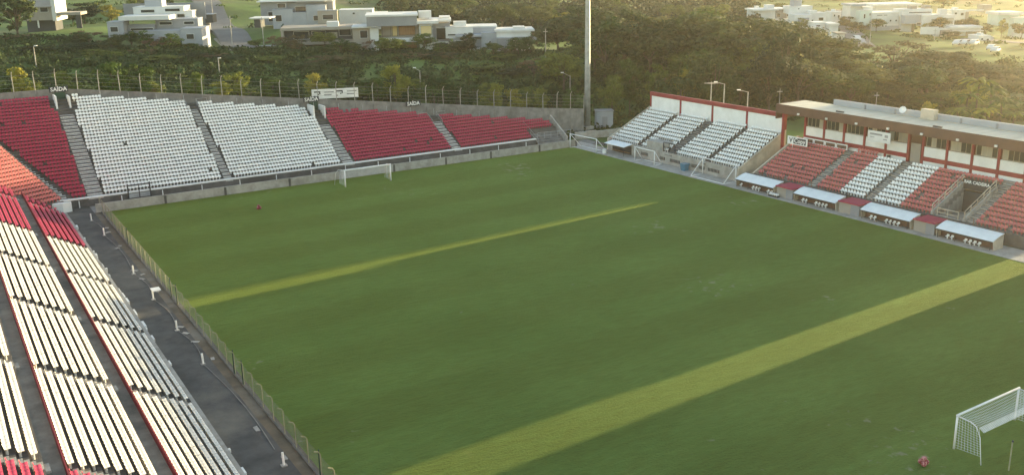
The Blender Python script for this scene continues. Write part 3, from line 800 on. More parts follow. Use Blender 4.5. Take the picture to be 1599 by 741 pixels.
# ================================================================== dugouts
def dugout(x0, x1, nm):
    d = thing('dugout', 'low dugout with a curved white canopy, '+nm, 'dugout', loc2w(FR_R, (x0+x1)/2, 1.0), FR_R[1], 'dugouts along the touchline')
    w = (x1-x0)/2; mb = MB(); n = 7; pr = []
    for i in range(n):
        t = i/(n-1); pr.append((2.1*t, 1.12+.62*math.sin(t*1.45)))
    vs = []
    for s in (-w, w):
        for y, z in pr: vs.append((s, y, z))
        for y, z in pr: vs.append((s, y+.02, z-.07))
    k = 2*n; fs = []
    for i in range(n-1):
        fs += [(i, i+1, k+i+1, k+i), (n+i+1, n+i, k+n+i, k+n+i+1), (i, n+i, n+i+1, i+1), (k+i+1, k+n+i+1, k+n+i, k+i)]
    fs += [(0, k, k+n, n), (n-1, n+n-1, k+n+n-1, k+n-1)]
    mb.add(vs, fs); mb.build('canopy', 'canopy', d)
    MB().box(-w, w, -.035, -.003, .99, 1.10).build('front_edge', 'metal_dark', d)
    MB().box(-w+.1, w-.1, 2.12, 2.24, 0, 1.8).build('back_wall', 'dark_concrete', d)
    for sx in (-1, 1):
        MB().prism([(.35,0),(.15,1.0),(1.0,1.42),(2.05,1.6),(2.1,0)], 'x', sx*(w-.05)-.04, sx*(w-.05)+.04).build('side_wall', 'cream_wall', d)
    for i in range(4): MB().tube([(-w+.3+i*(2*w-.6)/3,.1,0),(-w+.3+i*(2*w-.6)/3,.1,1.1)], .035, 5).build('post', 'metal_dark', d)
    MB().box(-w+.2, w-.2, .6, 2.1, .031, .12).build('floor_slab', 'dark_concrete', d)
    MB().box(-w+.2, w-.2, .9, .96, .12, .95).build('front_board', 'hazed_brown_paint', d)
    idx = random.choice(([2,3,4,5,9,10],[3,4,5,8,9,10],[1,2,5,6,7,8],[0,4,5,6,9,10]))
    for q in idx:
        if 'white_seat' not in SEAT_ME: SEAT_ME['white_seat'] = fastmesh('seat', SV, SF, 'white_seat')
        sq = obj('seat', SEAT_ME['white_seat'], d, (-w+.75+q*(2*w-1.5)/10, .5, .03)); sq.scale = (.85, .85, .8)
    return d
DG = [(39.2,46.4),(50.0,57.0),(60.9,68.1),(71.6,78.8)]
for (a, b), nm in zip(DG, ('beside the white stand', 'second from the white stand', 'third from the white stand', 'nearest the sunlit strip at the right edge')): dugout(a, b, nm)
for (a, b), nm in zip(((46.7,49.7),(57.3,60.6),(68.4,71.3)), ('between the first two dugouts from the white stand', 'between the middle two dugouts', 'next to the last dugout on the right')):
    t = thing('tunnel_hut', 'low hut with a flat red roof '+nm, 'hut', loc2w(FR_R, (a+b)/2, 1.3), FR_R[1], 'red roofed huts between dugouts')
    w = (b-a)/2
    MB().box(-w, w, -.15, 2.7, 1.42, 1.56).build('roof', 'red_seat', t)
    MB().box(-w+.05, .2, .1, .25, 0, 1.418).build('front_wall', 'htan', t)
    MB().box(.25, w-.05, .05, .15, 0, 1.415).build('door', 'hgrey', t)
    for sx in (-1, 1): MB().box(sx*(w-.12)-.06, sx*(w-.12)+.06, .26, 2.6, 0, 1.416).build('side_wall', 'htan', t)
t = thing('ball_rack', 'cluster of white balls in a dark holder at the end of the first dugout', 'ball rack', loc2w(FR_R, 46.9, .75), FR_R[1])
MB().box(-.8, .8, -.25, .25, .03, .22).build('tray', 'metal_dark', t)
def ball(r=.11, n=8):
    mb = MB(); vs = []; fs = []
    for i in range(n+1):
        for j in range(n): a = math.pi*i/n; b = 2*math.pi*j/n; vs.append((r*math.sin(a)*math.cos(b), r*math.sin(a)*math.sin(b), r+r*math.cos(a)))
    for i in range(n):
        for j in range(n): fs.append((i*n+j, (i+1)*n+j, (i+1)*n+(j+1)%n, i*n+(j+1)%n))
    return mb.add(vs, fs)
bm = ball(.16).mesh('ball', 'white_paint', True)
for i in range(8): obj('ball', bm, t, (-.6+.4*(i % 4), -.1+.24*(i//4), .22))
M['pinkball'] = mat('red_white_ball', (.50, .24, .24), (.22, .03, .04), 7, .5, lo=.42, hi=.52)
for (x, y), nm in (((-18.8,-4.5), 'on grass left of the far goal'), ((-7.4,-98.3), 'on grass left of the near goal')):
    t = thing('ball_bag', 'small red and white pile of balls '+nm, 'balls', (x, y, 0))
    for i, (a, b, c) in enumerate(((0,0,0),(.36,.08,0),(.16,.34,0),(.18,.14,.26))):
        o = ball(.19).build('ball', 'pinkball', t, True); o.location = (a, b, c)

# ================================================================== goals
def net_surface(mb, A, B, C_, D_, nu, nv, r=.010, sag=0):
    """grid of cords over the bilinear patch A-B (top) to D-C (bottom)"""
    A, B, C_, D_ = [np.array(p, float) for p in (A, B, C_, D_)]
    def P(u, v):
        p = (A*(1-u)+B*u)*(1-v)+(D_*(1-u)+C_*u)*v
        return p-np.array([0, 0, sag*math.sin(math.pi*u)*math.sin(math.pi*v)])
    for i in range(nu+1): mb.tube([P(i/nu, j/6) for j in range(7)], r, 3)
    for j in range(nv+1): mb.tube([P(i/6, j/nv) for i in range(7)], r, 3)
def goal(label, A, B, back, h=2.44, kind='net', depth=1.9, group=None, r=.075, hb=None):
    """A,B: post feet (x,y); back: unit vector pointing behind the goal"""
    A = np.array([*A, 0.]); B = np.array([*B, 0.]); bk = np.array([*back, 0.])
    O = (A+B)/2; t = thing('goal', label, 'goal', O, 0, group)
    a, b = A-O, B-O; upv = np.array([0, 0, h])
    for p in (a, b): MB().tube([p, p+upv], r, 8).build('post', 'metal_white', t, True)
    e = (b-a)/np.linalg.norm(b-a)*r
    MB().tube([a+upv-e, b+upv+e], r*1.02, 8).build('crossbar', 'metal_white', t, True)
    if kind == 'net':
        for p, sg in ((a, -1), (b, 1)):
            q = p+upv*.98; s = e/r*sg*.6
            MB().tube([q, q+bk*1.0+upv*-.02, q+bk*1.55+s*.4-upv*.05, q+bk*2.0+s*.8-upv*.25, p+bk*2.35+s], .035, 6).build('net_stanchion', 'metal_white', t, True)
        mb = MB(); top = upv*.97; w = np.linalg.norm(b-a)
        net_surface(mb, a+top, b+top, b+top+bk*1.6-upv*.08, a+top+bk*1.6-upv*.08, int(w/.2), 8, sag=.18)
        net_surface(mb, a+top+bk*1.6-upv*.08, b+top+bk*1.6-upv*.08, b+bk*1.95+upv*(hb or .12), a+bk*1.95+upv*(hb or .12), int(w/.2), 12)
        for p in (a, b): net_surface(mb, p+top, p+top+bk*1.6-upv*.08, p+bk*1.95+upv*.1, p+bk*.05+upv*.05, 8, 12)
        mb.build('net', 'net', t)
    else:
        for p in (a, b):
            MB().tube([p+upv, p+bk*depth+upv*.02], r*.7, 6).build('back_strut', 'metal_white', t, True)
            MB().tube([p+upv*.015, p+bk*depth+upv*.015], r*.7, 6).build('ground_bar', 'metal_white', t, True)
        MB().tube([a+bk*depth+upv*.02, b+bk*depth+upv*.02], r*.7, 6).build('rear_bar', 'metal_white', t, True)
    return t
goal('white football goal with net at the far end of the grass', (-3.6,.45), (3.7,.1), (-.04,1), 2.5, hb=.35, r=.11)
ng = goal('large white football goal with net in the bottom right corner', (-3.6,-98.0), (3.8,-98.0), (0,-1), 2.5, hb=.8)
for (x, y, h_), c in zip(((-3.4,-101.8,2.0),(-.6,-102.2,2.2)), ('green', 'rust')):
    o = MB().tube([(0,0,0),(.1,.05,h_)], .05, 6).build('net_pole', 'rust' if c == 'rust' else 'yellow_pipe'); o.location = (x, y, 0)
    MB().tube([(.1,.05,h_),(.14,.05,h_+.12)], .07, 6).build('cap', 'metal_dark', o)
    tag(o, 'rusty pole holding up the back of the near goal net' if c == 'rust' else 'pale yellowish pole behind the left post of the near goal', 'pole')
def rp(s, o): return loc2w(FR_R, s, o)[:2]
rn = loc2w(FR_R, 0, 1)[:2]-loc2w(FR_R, 0, 0)[:2]
goal('spare white goal frame parked in the far right corner by the steps', rp(1.4,-.7), rp(8.2,-.2), rn, 2.45, 'frame', 2.3)
goal('narrow spare goal frame parked below the white seats beside the shelter', rp(16.7,1.1), rp(21.5,1.1), rn, 2.3, 'frame', 1.6)
goal('spare goal frame turned to face the wall beside the first dugout', rp(30.4,3.05), rp(37.3,3.05), -rn, 2.5, 'frame', 2.4)

# ================================================================== mast, poles, shed
ms = thing('floodlight_mast', 'tall grey floodlight mast rising out of the top of the picture', 'mast', (54.0, 16.4, 0))
MB().tube([(0,0,0),(0,0,12),(0,0,24),(0,0,35)], .62, 12, .34).build('shaft', 'metal_grey', ms, True)
MB().box(-.9, .9, -.9, .9, 0, .6).build('footing', 'pale_concrete', ms)
MB().box(-1.6, 1.6, -.1, .1, 34.2, 36.4).build('lamp_frame', 'metal_dark', ms)
shd = thing('switch_shed', 'plain pale grey block shed beside the foot of the floodlight mast', 'shed', (58.2, 16.6, 0), R(-30))
MB().box(-1.6, 1.6, -1.2, 1.2, 0, 3.1).build('wall', 'hblue', shd); MB().box(-1.75, 1.75, -1.35, 1.35, 3.102, 3.25).build('roof', 'roof_grey', shd)
MB().box(-.5, .5, -1.26, -1.205, 0, 2.1).build('door', 'hgrey', shd)
rw = thing('low_wall', 'rough low concrete wall between the mast and the white stand', 'wall', loc2w(FR_R, -4, 6), R(-12))
for i in range(5): MB().box(-1.5+2.1*i, .58+2.1*i, -.2, .2, 0, 1.3+.08*math.sin(i*2)).build('wall_block', 'pale_concrete', rw)

def lamp_pole(px, pyb, pyt, D, label, arm=None, ma='pale_concrete', r=.13, tbar=False):
    b = at(px, pyb, D); k = D/FPX; h = (pyb-pyt)*k*1.04
    z0 = min(H(b[0], b[1]), b[2]) - .2
    t = thing('street_lamp' if arm else 'utility_pole', label, 'lamp post' if arm else 'pole', (b[0], b[1], z0), -YAW)
    zt = b[2]+h-z0
    MB().tube([(0,0,0),(.04,0,zt)], r, 6, r*.7).build('shaft', ma, t)
    if arm:
        MB().tube([(0,0,zt-arm[1]*.2),(arm[0]*.6,0,zt+arm[1]*.6),(arm[0],0,zt+arm[1])], .05, 5).build('arm', ma, t)
        MB().box(arm[0]-.3, arm[0]+.3, -.14, .14, zt+arm[1]-.02, zt+arm[1]+.14).build('lamp_head', 'white_paint', t)
    elif tbar:
        MB().box(-1.2, 1.2, -.08, .08, zt-.3, zt-.12).build('crossarm', ma, t)
    else:
        MB().box(-.5, .5, -.06, .06, zt-.7, zt-.55).build('crossarm', ma, t)
lamp_pole(61, 134, 76, 205, 'white street lamp pole at the left behind the red seats of the end stand', (.5,.1))
lamp_pole(345, 140, 94, 202, 'short white lamp pole behind the two white seat blocks', (.3,.05))
lamp_pole(657, 152, 112, 200, 'lamp pole with a forked arm behind the red seats of the end stand', (-1.0,.5))
lamp_pole(852, 96, 48, 225, 'white utility pole standing alone at the edge of the dark wood')
lamp_pole(890, 160, 120, 208, 'lamp pole with a long arm beside the corner tree', (-1.6,.6))
lamp_pole(1109, 175, 130, 174, 'T shaped pole behind the maroon beam', tbar=True)
lamp_pole(1129, 180, 133, 174, 'lamp pole with an arm next to the T shaped pole', (-1.5,.3))
lamp_pole(1166, 185, 145, 172, 'short lamp pole behind the right half of the maroon beam', (-1.6,.3))
lamp_pole(363, 75, 28, 236, 'utility pole beside the sloping street at the top left')
lamp_pole(332, 24, -14, 300, 'far utility pole at the upper end of the sloping street')
lamp_pole(411, 60, 29, 238, 'utility pole in front of the grey house by the street')
lamp_pole(1358, 68, 38, 290, 'thin pole beside the far road on the right')
lamp_pole(1459, 62, 46, 300, 'thin yellowish pole in front of the large white house')
lamp_pole(1215, 190, 140, 190, 'thin pole beside the left end of the main stand roof', ma='metal_grey', r=.06)
lamp_pole(1367, 172, 145, 188, 'thin pole behind the main stand roof', ma='metal_grey', r=.07)

# ================================================================== houses
HROOF = 'hwhite'
def house(name, label, cx, by, D, rot, vols, wins, cat='house'):
    k = D/FPX; p = at(cx, by, D); z0 = p[2]
    h = thing(name, label, cat, p, -YAW+R(rot))
    for it in vols:
        nm, x0, x1, yt, yb, d0, d1, ma = it
        MB().box((x0-cx)*k, (x1-cx)*k, d0, d1, (by-yb)*k*1.03-(3.0 if yb >= by else 0), (by-yt)*k*1.03).build(nm, ma, h)
        if nm == 'wall':   # thin coping around the flat roof
            MB().box((x0-cx)*k-.08, (x1-cx)*k+.08, d0-.08, d1+.08, (by-yt)*k*1.03+.002, (by-yt)*k*1.03+.16).build('coping', 'hwhite' if ma in ('hwhite', 'hgreen') else 'hblue', h)
    for it in wins:
        x0, x1, yt, yb, d0 = it[:5]; ma = it[5] if len(it) > 5 else 'glass'
        X0, X1, Z0, Z1 = (x0-cx)*k, (x1-cx)*k, (by-yb)*k*1.03, (by-yt)*k*1.03
        w = MB().box(X0, X1, d0-.10, d0-.005, Z0, Z1).build('window', 'hwhite' if ma == 'glass' else 'hdark', h)
        MB().box(X0+.08, X1-.08, d0-.13, d0-.102, Z0+.08, Z1-.08).build('pane', ma, w)
    return h
# left hillside
h1 = house('gabled_house', 'cream two storey house with a tiled roof in the top left corner', 65, 48, 250, 8,
  [('wall',40,86,13,33,0,8,'htan'),('wall',42,84,33,48,1.5,8,'hdark'),('gable_wall',85,91,-12,34,-.6,9,'hwhite'),('column',60,62,33,44,.2,.5,'hwhite'),('lean_to_roof',92,128,22,26,-1,5,'htan'),('lean_to_wall',118,126,26,46,0,.4,'hdark')],
  [(46,52,16,23,0),(67,79,13,21,0)])
k = 250/FPX
MB().hexa([((37-65)*k,-.7,35*k),((86-65)*k,-.7,35*k),((86-65)*k,9,58*k),((37-65)*k,9,58*k),((37-65)*k,-.7,36.5*k),((86-65)*k,-.7,36.5*k),((86-65)*k,9,60*k),((37-65)*k,9,60*k)]).build('roof', 'htan', h1)
rwl = thing('retaining_wall', 'cream retaining wall in panels below the top left house', 'wall', at(40, 78, 238), -YAW+R(4))
for i in range(8): MB().box(-9+2.6*i, -6.45+2.6*i, 0, .3, -3, 2.6-.12*i).build('wall_panel', 'htan' if i % 2 else 'pale_concrete', rwl)
house('terraced_house', 'white and blue grey stepped house with a small roof tower left of the sloping street', 250, 76, 235, 4,
  [('wall',228,290,50,64,-1.5,5,'hblue'),('wall',288.2,320,47,76,-2.5,6,'hblue'),('wall',232,288,64,74,.5,4,'htan'),('wall',174,198,36,58,0,5,'hblue'),('wall',198.2,240,42,62,3,5,'hgrey'),
   ('wall',240.2,306,35,50,4,9,'hgrey'),('roof_slab',190,267,28,34,1,9,'hwhite'),('wall',198.3,278,18,29,9.2,16,'hwhite'),('roof_tower',216,243,7,19,10,14,'hblue'),('wall',278.2,291,25,36,9.1,13,'hwhite'),('boundary_wall',168,300,14,40,17,17.4,'hgrey')],
  [(246,266,38,43,4),(284,300,38,43,4),(210,232,21,26,9.2),(248,272,20,25,9.2),(178,190,42,50,0),(296,308,54,62,-2.5),(234,262,65,72,.5,'wood'),(282,287,61,68,.4),(203,238,46,50,3)])
house('street_gatehouse', 'small dark gate shelter with a red top beside the sloping street', 316, 38, 262, 0, [('wall',308,322,25,38,0,4,'hgrey'),('wall',322.2,334,24,36,-.5,3,'hdark')], [(310,318,28,35,0)])
house('grey_corner_house', 'large grey and white house with a blank white wall right of the street', 460, 44, 262, 6,
  [('wall',408,450,5,40,3,14,'hgrey'),('wall',428,459,17,46,-.2,3,'hblue'),('wall',459.2,480,22,46,-.25,3,'hblue'),('wall',480.2,510,12,46,-.2,3,'hblue'),('wall',450.2,520,8,24,3.4,14,'hgrey'),('wall',465,508,-6,7.5,2.4,12,'hblue'),('roof_slab',404,520,4,5.5,1.5,15,'hwhite'),('wall',498,528,19,38,-2.5,-.4,'htan')],
  [(490,504,26,34,-.2),(432,442,24,34,-.2),(480,500,-2,4,2.4),(505,522,24,32,-2.5),(434,447,8,15,3),(419,427,20,35,2.9),(461,478,13,22,3.3)])
house('carport', 'low carport with a sloping metal roof below the utility pole', 410, 66, 240, 0, [('roof_slab',392,424,30,31.5,0,6,'hwhite'),('wall',398,408,33,45,1,5,'hdark'),('roof_slab',396,428,72,74,-2,3,'hblue'),('wall',398,426,74,80,-1.5,3,'hgrey')], [])
house('ribbon_window_house', 'long low grey flat roofed house with a band of dark windows', 499, 72, 242, 7,
  [('roof_slab',441,556,44,48,-1,9,'htan'),('floor_slab',444,556,63,69,-1.2,9,'htan'),('end_wall',551,556,48,63,-1,9,'htan'),('wall',446,551,48,63,.8,9,'hdark'),('wall',452,550,69,80,2,8,'htan'),('end_wall',442,446,47,66,-1,9,'htan'),('upper_block',512,530,37,44,0,4,'hwhite')],
  [(460,484,50,62,.75),(488,510,50,62,.75),(514,528,52,62,.75,'curtain'),(530,549,47,58,.75)])
house('balcony_house', 'two storey house with warm wooden rooms behind a white balcony', 618, 82, 240, 6,
  [('roof_fascia',576,653,28,42,-2,10,'hgrey'),('roof_slab',574,655,25.5,28,-2.2,10.2,'hwhite'),('balcony_slab',594,657,60,66,-2.2,6,'hwhite'),('back_wall',597,655,42,60,2.5,9,'htan'),('back_wall',597,655,66,80,2.5,9,'htan'),('pillar',580,593,45,82,-.5,1,'hwhite'),
   ('wall',554,580,45,82,.6,9,'htan'),('roof_slab',552,582,42.5,44.5,-.5,9,'hwhite'),('wall',656,676,42,80,-1.4,8,'hwhite'),('roof_slab',652,686,36,40,-2,8,'hwhite'),('roof_tower',656.5,676,23,33,2,6,'hwhite'),('terrace_wall',606,662,80,87,-4,-3.4,'pale_concrete')],
  [(598,612,43,59,2.45,'htan'),(614,622,43,59,2.45,'hyellow'),(624,650,44,58,2.45,'wood'),(613,625,67,79,2.45),(626,632,67,79,2.45,'wood'),(633,652,67,78,2.45,'wood'),(658,675,43,56,-1.45,'hyellow'),(661,674,61,69,-1.45),(564,576,48,60,.55)])
house('terrace_house', 'white house with dark openings next to the balcony house', 694, 76, 243, 4,
  [('wall',676.5,704,40,76,2,9,'hblue'),('roof_slab',672,706,33,36,0,9,'hwhite'),('wall',688,704,31,36,3,8,'hwhite'),('terrace_wall',678,708,65,78,-1.5,-1.1,'hwhite')], [(682,702,46,64,1.95),(679,700,67,75,-1.55,'hdark')])
house('chimney_house', 'white stepped house with a square chimney among the hillside houses', 716, 80, 241, 4,
  [('wall',697,740,46,62,2,9,'hwhite'),('roof_tower',710,730,38,48,4,7,'hwhite'),('roof_slab',712,752,56,59,-1,5,'hblue'),('wall',709,742,62,74,0,8,'hgrey'),('front_wall',705,742,73,86,-2.5,-2,'pale_concrete')], [(711,722,64,72,-.05),(700,735,55,58,1.95)])
house('grey_block_house', 'grey rendered house with a sloping white parapet among the hillside houses', 758, 82, 242, 3,
  [('wall',739,776,47,64,3,10,'hblue'),('wall',752,776,54,82,0,3,'hblue'),('wall',725,757,63,82,.4,3.5,'hgrey'),('roof_slab',730,778,44,46.5,3,11,'hwhite')], [(744,750,73,81,-.1,'hblue'),(764,767,64,70,-.05)])
house('white_roof_house', 'low house with a broad white roof at the right end of the hillside row', 806, 82, 240, 3,
  [('wall',776.5,830,52,62,2,10,'hwhite'),('roof_slab',774,836,49,52,1.5,11,'hwhite'),('roof_tower',804,822,46,52,4,8,'hwhite'),('wall',776.6,800,61,80,0,2,'hgrey'),('wall',800.2,830,64,80,.6,2,'hwhite'),('roof_slab',798,838,60,64,-.4,2.5,'hgrey')], [(806,814,68,76,.55),(818,824,66,78,.55,'hdark')])
house('long_low_house', 'long pale low building just behind the hillside houses', 560, 30, 285, 4, [('wall',530,582,17,30,0,8,'hwhite'),('wall',582.2,604,22,30,0,6,'hwhite')], [(551,555,20,23,0)])
# right hillside
house('far_left_roof_house', 'white roofed house at the left end of the far right settlement', 1205, 34, 335, 4,
  [('wall',1180,1210,18,34,0,8,'hwhite'),('roof_tower',1200,1211,10,17,2,6,'hwhite'),('wall',1210.2,1230,17,34,1,8,'hgrey'),('roof_slab',1174,1214,15.5,17.5,-1,9,'hwhite'),('roof_slab',1211,1231,15,16.5,0,9,'hwhite'),('wall',1206,1238,30,42,-6,-2,'hwhite')], [(1214,1220,22,28,.95),(1233,1236,33,36,-6.05)])
house('grey_tower_house', 'white and grey house with a tall roof tower left of the far road', 1265, 48, 322, 3,
  [('wall',1245,1282,15,26,9,16,'hwhite'),('roof_tower',1253,1266,5,14,10,14,'hblue'),('wall',1243,1270,26,42,2,9,'hwhite'),('wall',1248,1264,30,40,1,2,'hgrey'),('wall',1270.2,1296,24,44,4,10,'hwhite'),('wall',1244,1286,40,50,-2,1,'hwhite'),('roof_tower',1271,1283,20,28,5,8,'hwhite')], [(1258,1261,17,19,8.95),(1272,1276,33,38,3.95),(1284,1292,30,35,3.95)])
house('garage_house', 'small white house with a flat front nearest the far road on the left', 1290, 58, 305, 3,
  [('wall',1276,1294,38,54,3,9,'hwhite'),('wall',1294.2,1308,42,60,0,6,'hwhite'),('roof_slab',1292,1309,38,41,-.5,7,'hwhite'),('wall',1264,1282,44,52,0,4,'hwhite')], [(1278,1285,41,45,2.95),(1268,1274,46,50,-.05)])
house('cottage', 'low white cottage with broken roofs at the end of the far right wood', 1318, 66, 295, 0, [('wall',1306,1318,54,66,0,4,'hwhite'),('roof_slab',1305,1320,52,54,-.5,4.5,'htan')], [(1309,1313,57,62,-.05)])
house('big_white_villa', 'white two storey villa with small dark windows right of the far road', 1375, 46, 328, 3,
  [('wall',1360,1403,22,41,0,9,'hwhite'),('plinth',1360,1403,41,48,-.2,9,'hblue'),('wall',1343,1361,18,40,1,9,'hgreen'),('wall',1334,1352,12,30,5,12,'hwhite'),('wall',1352.3,1368,14,24,4,9,'hwhite'),('roof_slab',1331,1355,9,12,3,12,'hblue'),('roof_slab',1356,1366,33,35,-1.5,0,'hblue')],
  [(1377,1380,32,35,0),(1388,1391,32,35,0),(1397,1400,32,35,0),(1366,1373,40,42.5,-.2),(1376,1379,40,42.5,-.2),(1381,1384,40,42.5,-.2),(1348,1351,23,30,.95),(1357,1359,22,26,.95),(1367,1376,24.5,26,0),(1378,1384,24.5,26,0)])
house('long_white_roof_house', 'long white roofed building behind the two storey villa', 1400, 22, 350, 3, [('wall',1366,1434,10,22,0,10,'hwhite'),('roof_slab',1360,1437,7,10,-1,12,'hwhite')], [(1402,1405,14,16,0)])
house('modern_white_house', 'large modern white house with stacked blocks on the far right', 1460, 58, 318, 2,
  [('wall',1423,1472,20,30,9,16,'hwhite'),('roof_tower',1441,1451,14,21,11,14,'htan'),('roof_tower',1464,1473,14,21,11,14,'htan'),('wall',1422,1448,28,40,6,9,'hblue'),('wall',1448.2,1500,28,44,5,12,'hwhite'),('roof_tower',1479,1489,19,30,6,9,'hwhite'),
   ('fence_wall',1432,1460,42,53,-2,-1.6,'hwhite'),('wall',1460.2,1532,46,60,0,5,'hwhite'),('roof_slab',1480,1532,43,46,-1,6,'hwhite'),('roof_slab',1482,1533,49,50.5,-1.5,0,'hwhite'),('steps',1478,1514,59,65,-4,-1,'pale_concrete')],
  [(1434,1470,23,25,8.95),(1470,1498,32,41,4.95,'curtain'),(1441,1454,38,42,5.9),(1467,1486,48,56,-.05,'htan'),(1489,1498,50,55,-.05),(1508,1530,51,58,-.05,'htan')])
house('pale_green_house', 'pale green and white house at the right edge of the picture', 1583, 60, 325, 2,
  [('wall',1562,1596,26,42,3,10,'hgreen'),('roof_slab',1560,1600,22,26,2,11,'hwhite'),('wall',1580,1612,30,62,0,3,'hgreen'),('fence_wall',1575,1612,50,63,-2,-1.6,'hwhite'),('boundary_wall',1530,1560,20,22,12,12.4,'hwhite'),('roof_tower',1558,1572,13,24,12,16,'htan')], [(1569,1574,31,34,2.95),(1585,1591,41,49,-.05)])

for cx, by, w, hh, D, lb in ((1188,26,26,11,345,'small white box house at the left end of the far settlement'),(1236,30,22,11,340,'small pale house left of the roof tower house'),(1308,30,20,10,348,'little white house beside the upper end of the far road'),(1418,40,22,12,326,'low white annex between the villa and the modern house'),(1500,26,30,9,350,'long thin white wall house behind the modern house'),(1540,66,26,9,300,'low pale outbuilding right of the modern white house')):
    house('small_house', lb, cx, by, D, random.uniform(-4, 8), [('wall',cx-w/2,cx+w/4,by-hh,by,0,6,'hwhite'),('wall',cx+w/4+.2,cx+w/2,by-hh*.7,by,.5,6,random.choice(('hblue','htan'))),('roof_tower',cx-w/5,cx,by-hh-4,by-hh+.5,2,4,'hwhite')], [(cx-w*.36,cx-w*.22,by-hh*.7,by-hh*.35,-.02),(cx-.5,cx+w*.15,by-hh*.6,by-hh*.15,-.02)])
# ================================================================== roads and cars
def road(name, pts, w, ma='road', n=30):
    mb = MB(); P = [np.array(p[:2], float) for p in pts]
    L_ = []
    for i in range(len(P)-1):
        for j in range(n): L_.append(P[i]+(P[i+1]-P[i])*j/n)
    L_.append(P[-1]); vs = []
    for i, p in enumerate(L_):
        d = L_[min(i+1, len(L_)-1)]-L_[max(i-1, 0)]; d = d/np.linalg.norm(d); q = np.array([-d[1], d[0]])
        a, b = p+q*w/2, p-q*w/2; z = max(H(*a), H(*b), H(*p))+.12
        vs += [(a[0], a[1], z), (b[0], b[1], z), (a[0], a[1], z-1.5), (b[0], b[1], z-1.5)]
    fs = []
    for i in range(len(L_)-1):
        k = 4*i; fs += [(k+1, k, k+4, k+5), (k, k+2, k+6, k+4), (k+3, k+1, k+5, k+7)]
    mb.add(vs, fs)
    return tag(mb.build(name, ma), kind='structure')
road('street', [at(380,80,236), at(356,40,262), at(318,-6,325), at(300,-20,380)], 8)
road('driveway', [at(368,78,232), at(340,48,252)], 2.4, 'pale_concrete', 8)
road('far_road', [at(1345,74,287), at(1326,45,318), at(1308,14,395)], 8)
road('lane', [at(1500,60,305), at(1560,70,300), at(1620,90,290)], 5)
def car(label, px, py, D, rz, ma):
    p = at(px, py, D); z = H(p[0], p[1])+.25
    z = max(z, p[2]-.5)
    c = thing('parked_car', label, 'car', (p[0], p[1], z), rz, 'cars parked far behind the main stand')
    prof = [(-2.1,.35),(-2.15,.75),(-1.9,.9),(-1.35,.95),(-.85,1.42),(.85,1.45),(1.45,.98),(2.05,.82),(2.12,.4)]
    MB().prism(prof, 'y', -.85, .85).build('body', ma, c)
    MB().prism([(-1.2,1.0),(-.8,1.36),(.8,1.38),(1.28,1.0)], 'y', -.87, .87).build('windows', 'glass', c)
    for x in (-1.3, 1.3):
        for y in (-.82, .82): MB().tube([(x, y-.1, .32), (x, y+.1, .32)], .32, 10).build('wheel', 'metal_dark', c)
for i, (px, py, D, rz, ma, nm) in enumerate([(1494,84,285,.2,'hwhite','leftmost of the row beyond the trees'),(1506,85,285,.1,'hwhite','second of the row beyond the trees'),(1519,87,285,.25,'hwhite','third of the row beyond the trees'),(1546,94,275,.3,'hwhite','fourth, apart from the row beyond the trees'),(1552,101,270,.3,'hwhite','nearest the right edge beyond the trees'),(1337,62,300,1.0,'hwhite','at the lower end of the far road'),(1343,70,292,1.1,'hblue','beside the thin pole on the far road')]):
    car('small pale car, '+nm, px, py, D, rz, ma)

# ================================================================== vegetation
def leaf_quads(C0, size, nrm_bias, n):
    """n leaf quads around given centres"""
    nrm = rng.normal(size=(n, 3))+nrm_bias; nrm /= np.linalg.norm(nrm, axis=1)[:, None]
    a = np.cross(nrm, rng.normal(size=(n, 3))); a /= np.linalg.norm(a, axis=1)[:, None]
    b = np.cross(nrm, a); s = (size*rng.uniform(.6, 1.3, n))[:, None]
    V = np.stack([C0-a*s, C0-b*s*.6, C0+a*s, C0+b*s*.6], 1).reshape(-1, 3)
    return V, np.arange(n*4).reshape(-1, 4)
def crown_mesh(kind, nclump, nleaf, ma, spread=1.0, low=.35, big=1.0):
    """unit tree: height 1, crown radius about .35"""
    cs = []
    for i in range(nclump):
        while True:
            p = rng.uniform(-1, 1, 3); r = np.linalg.norm(p)
            if .45 < r < 1.0: break
        cz = low+(1-low)*.5; hz = (1-low)*.5
        q = np.array([p[0]*.36*spread, p[1]*.36*spread, cz+p[2]*hz*.86])
        if kind == 'umbrella' and q[2] < .6: q[2] = .6+.35*rng.random()
        if kind == 'cone': q[:2] *= max(.12, 1.15*(1-q[2]))
        cs.append(q)
    cs = np.array(cs); rad = rng.uniform(.07, .15, nclump)*(big)*(.85 if kind != 'cone' else .6)
    idx = rng.integers(0, nclump, nleaf)
    d = rng.normal(size=(nleaf, 3)); d /= np.linalg.norm(d, axis=1)[:, None]
    rr = rad[idx]*rng.uniform(.35, 1.05, nleaf)
    P = cs[idx]+d*rr[:, None]*np.array([1.25, 1.25, .8])
    V, Fq = leaf_quads(P, np.full(nleaf, .025), d*2.2+np.array([0, 0, .6]), nleaf)
    trunk = MB(); top = .55+.1*rng.random(); lean = rng.normal(size=2)*.02
    trunk.tube([(0,0,-.08),(lean[0]*.5,lean[1]*.5,low*.5),(lean[0],lean[1],low),(lean[0]*1.5,lean[1]*1.5,top+.15)], .024, 6, .007)
    for q in cs[:10]:
        trunk.tube([(lean[0], lean[1], low*.8+.1*rng.random()), tuple(q*np.array([.5,.5,.9])), tuple(q)], .009, 4, .003)
    return fastmesh('crown', V, Fq, ma), trunk.mesh('trunk', 'bark')
VAR = {}
def variants(key, n, *a, **k): VAR[key] = [crown_mesh(*a, **k) for _ in range(n)]
variants('broad', 4, 'broad', 22, 4200, 'leaf', 1.0, .3, 1.25)
variants('dark', 4, 'broad', 22, 4400, 'leaf_dark', 1.1, .22, 1.3)
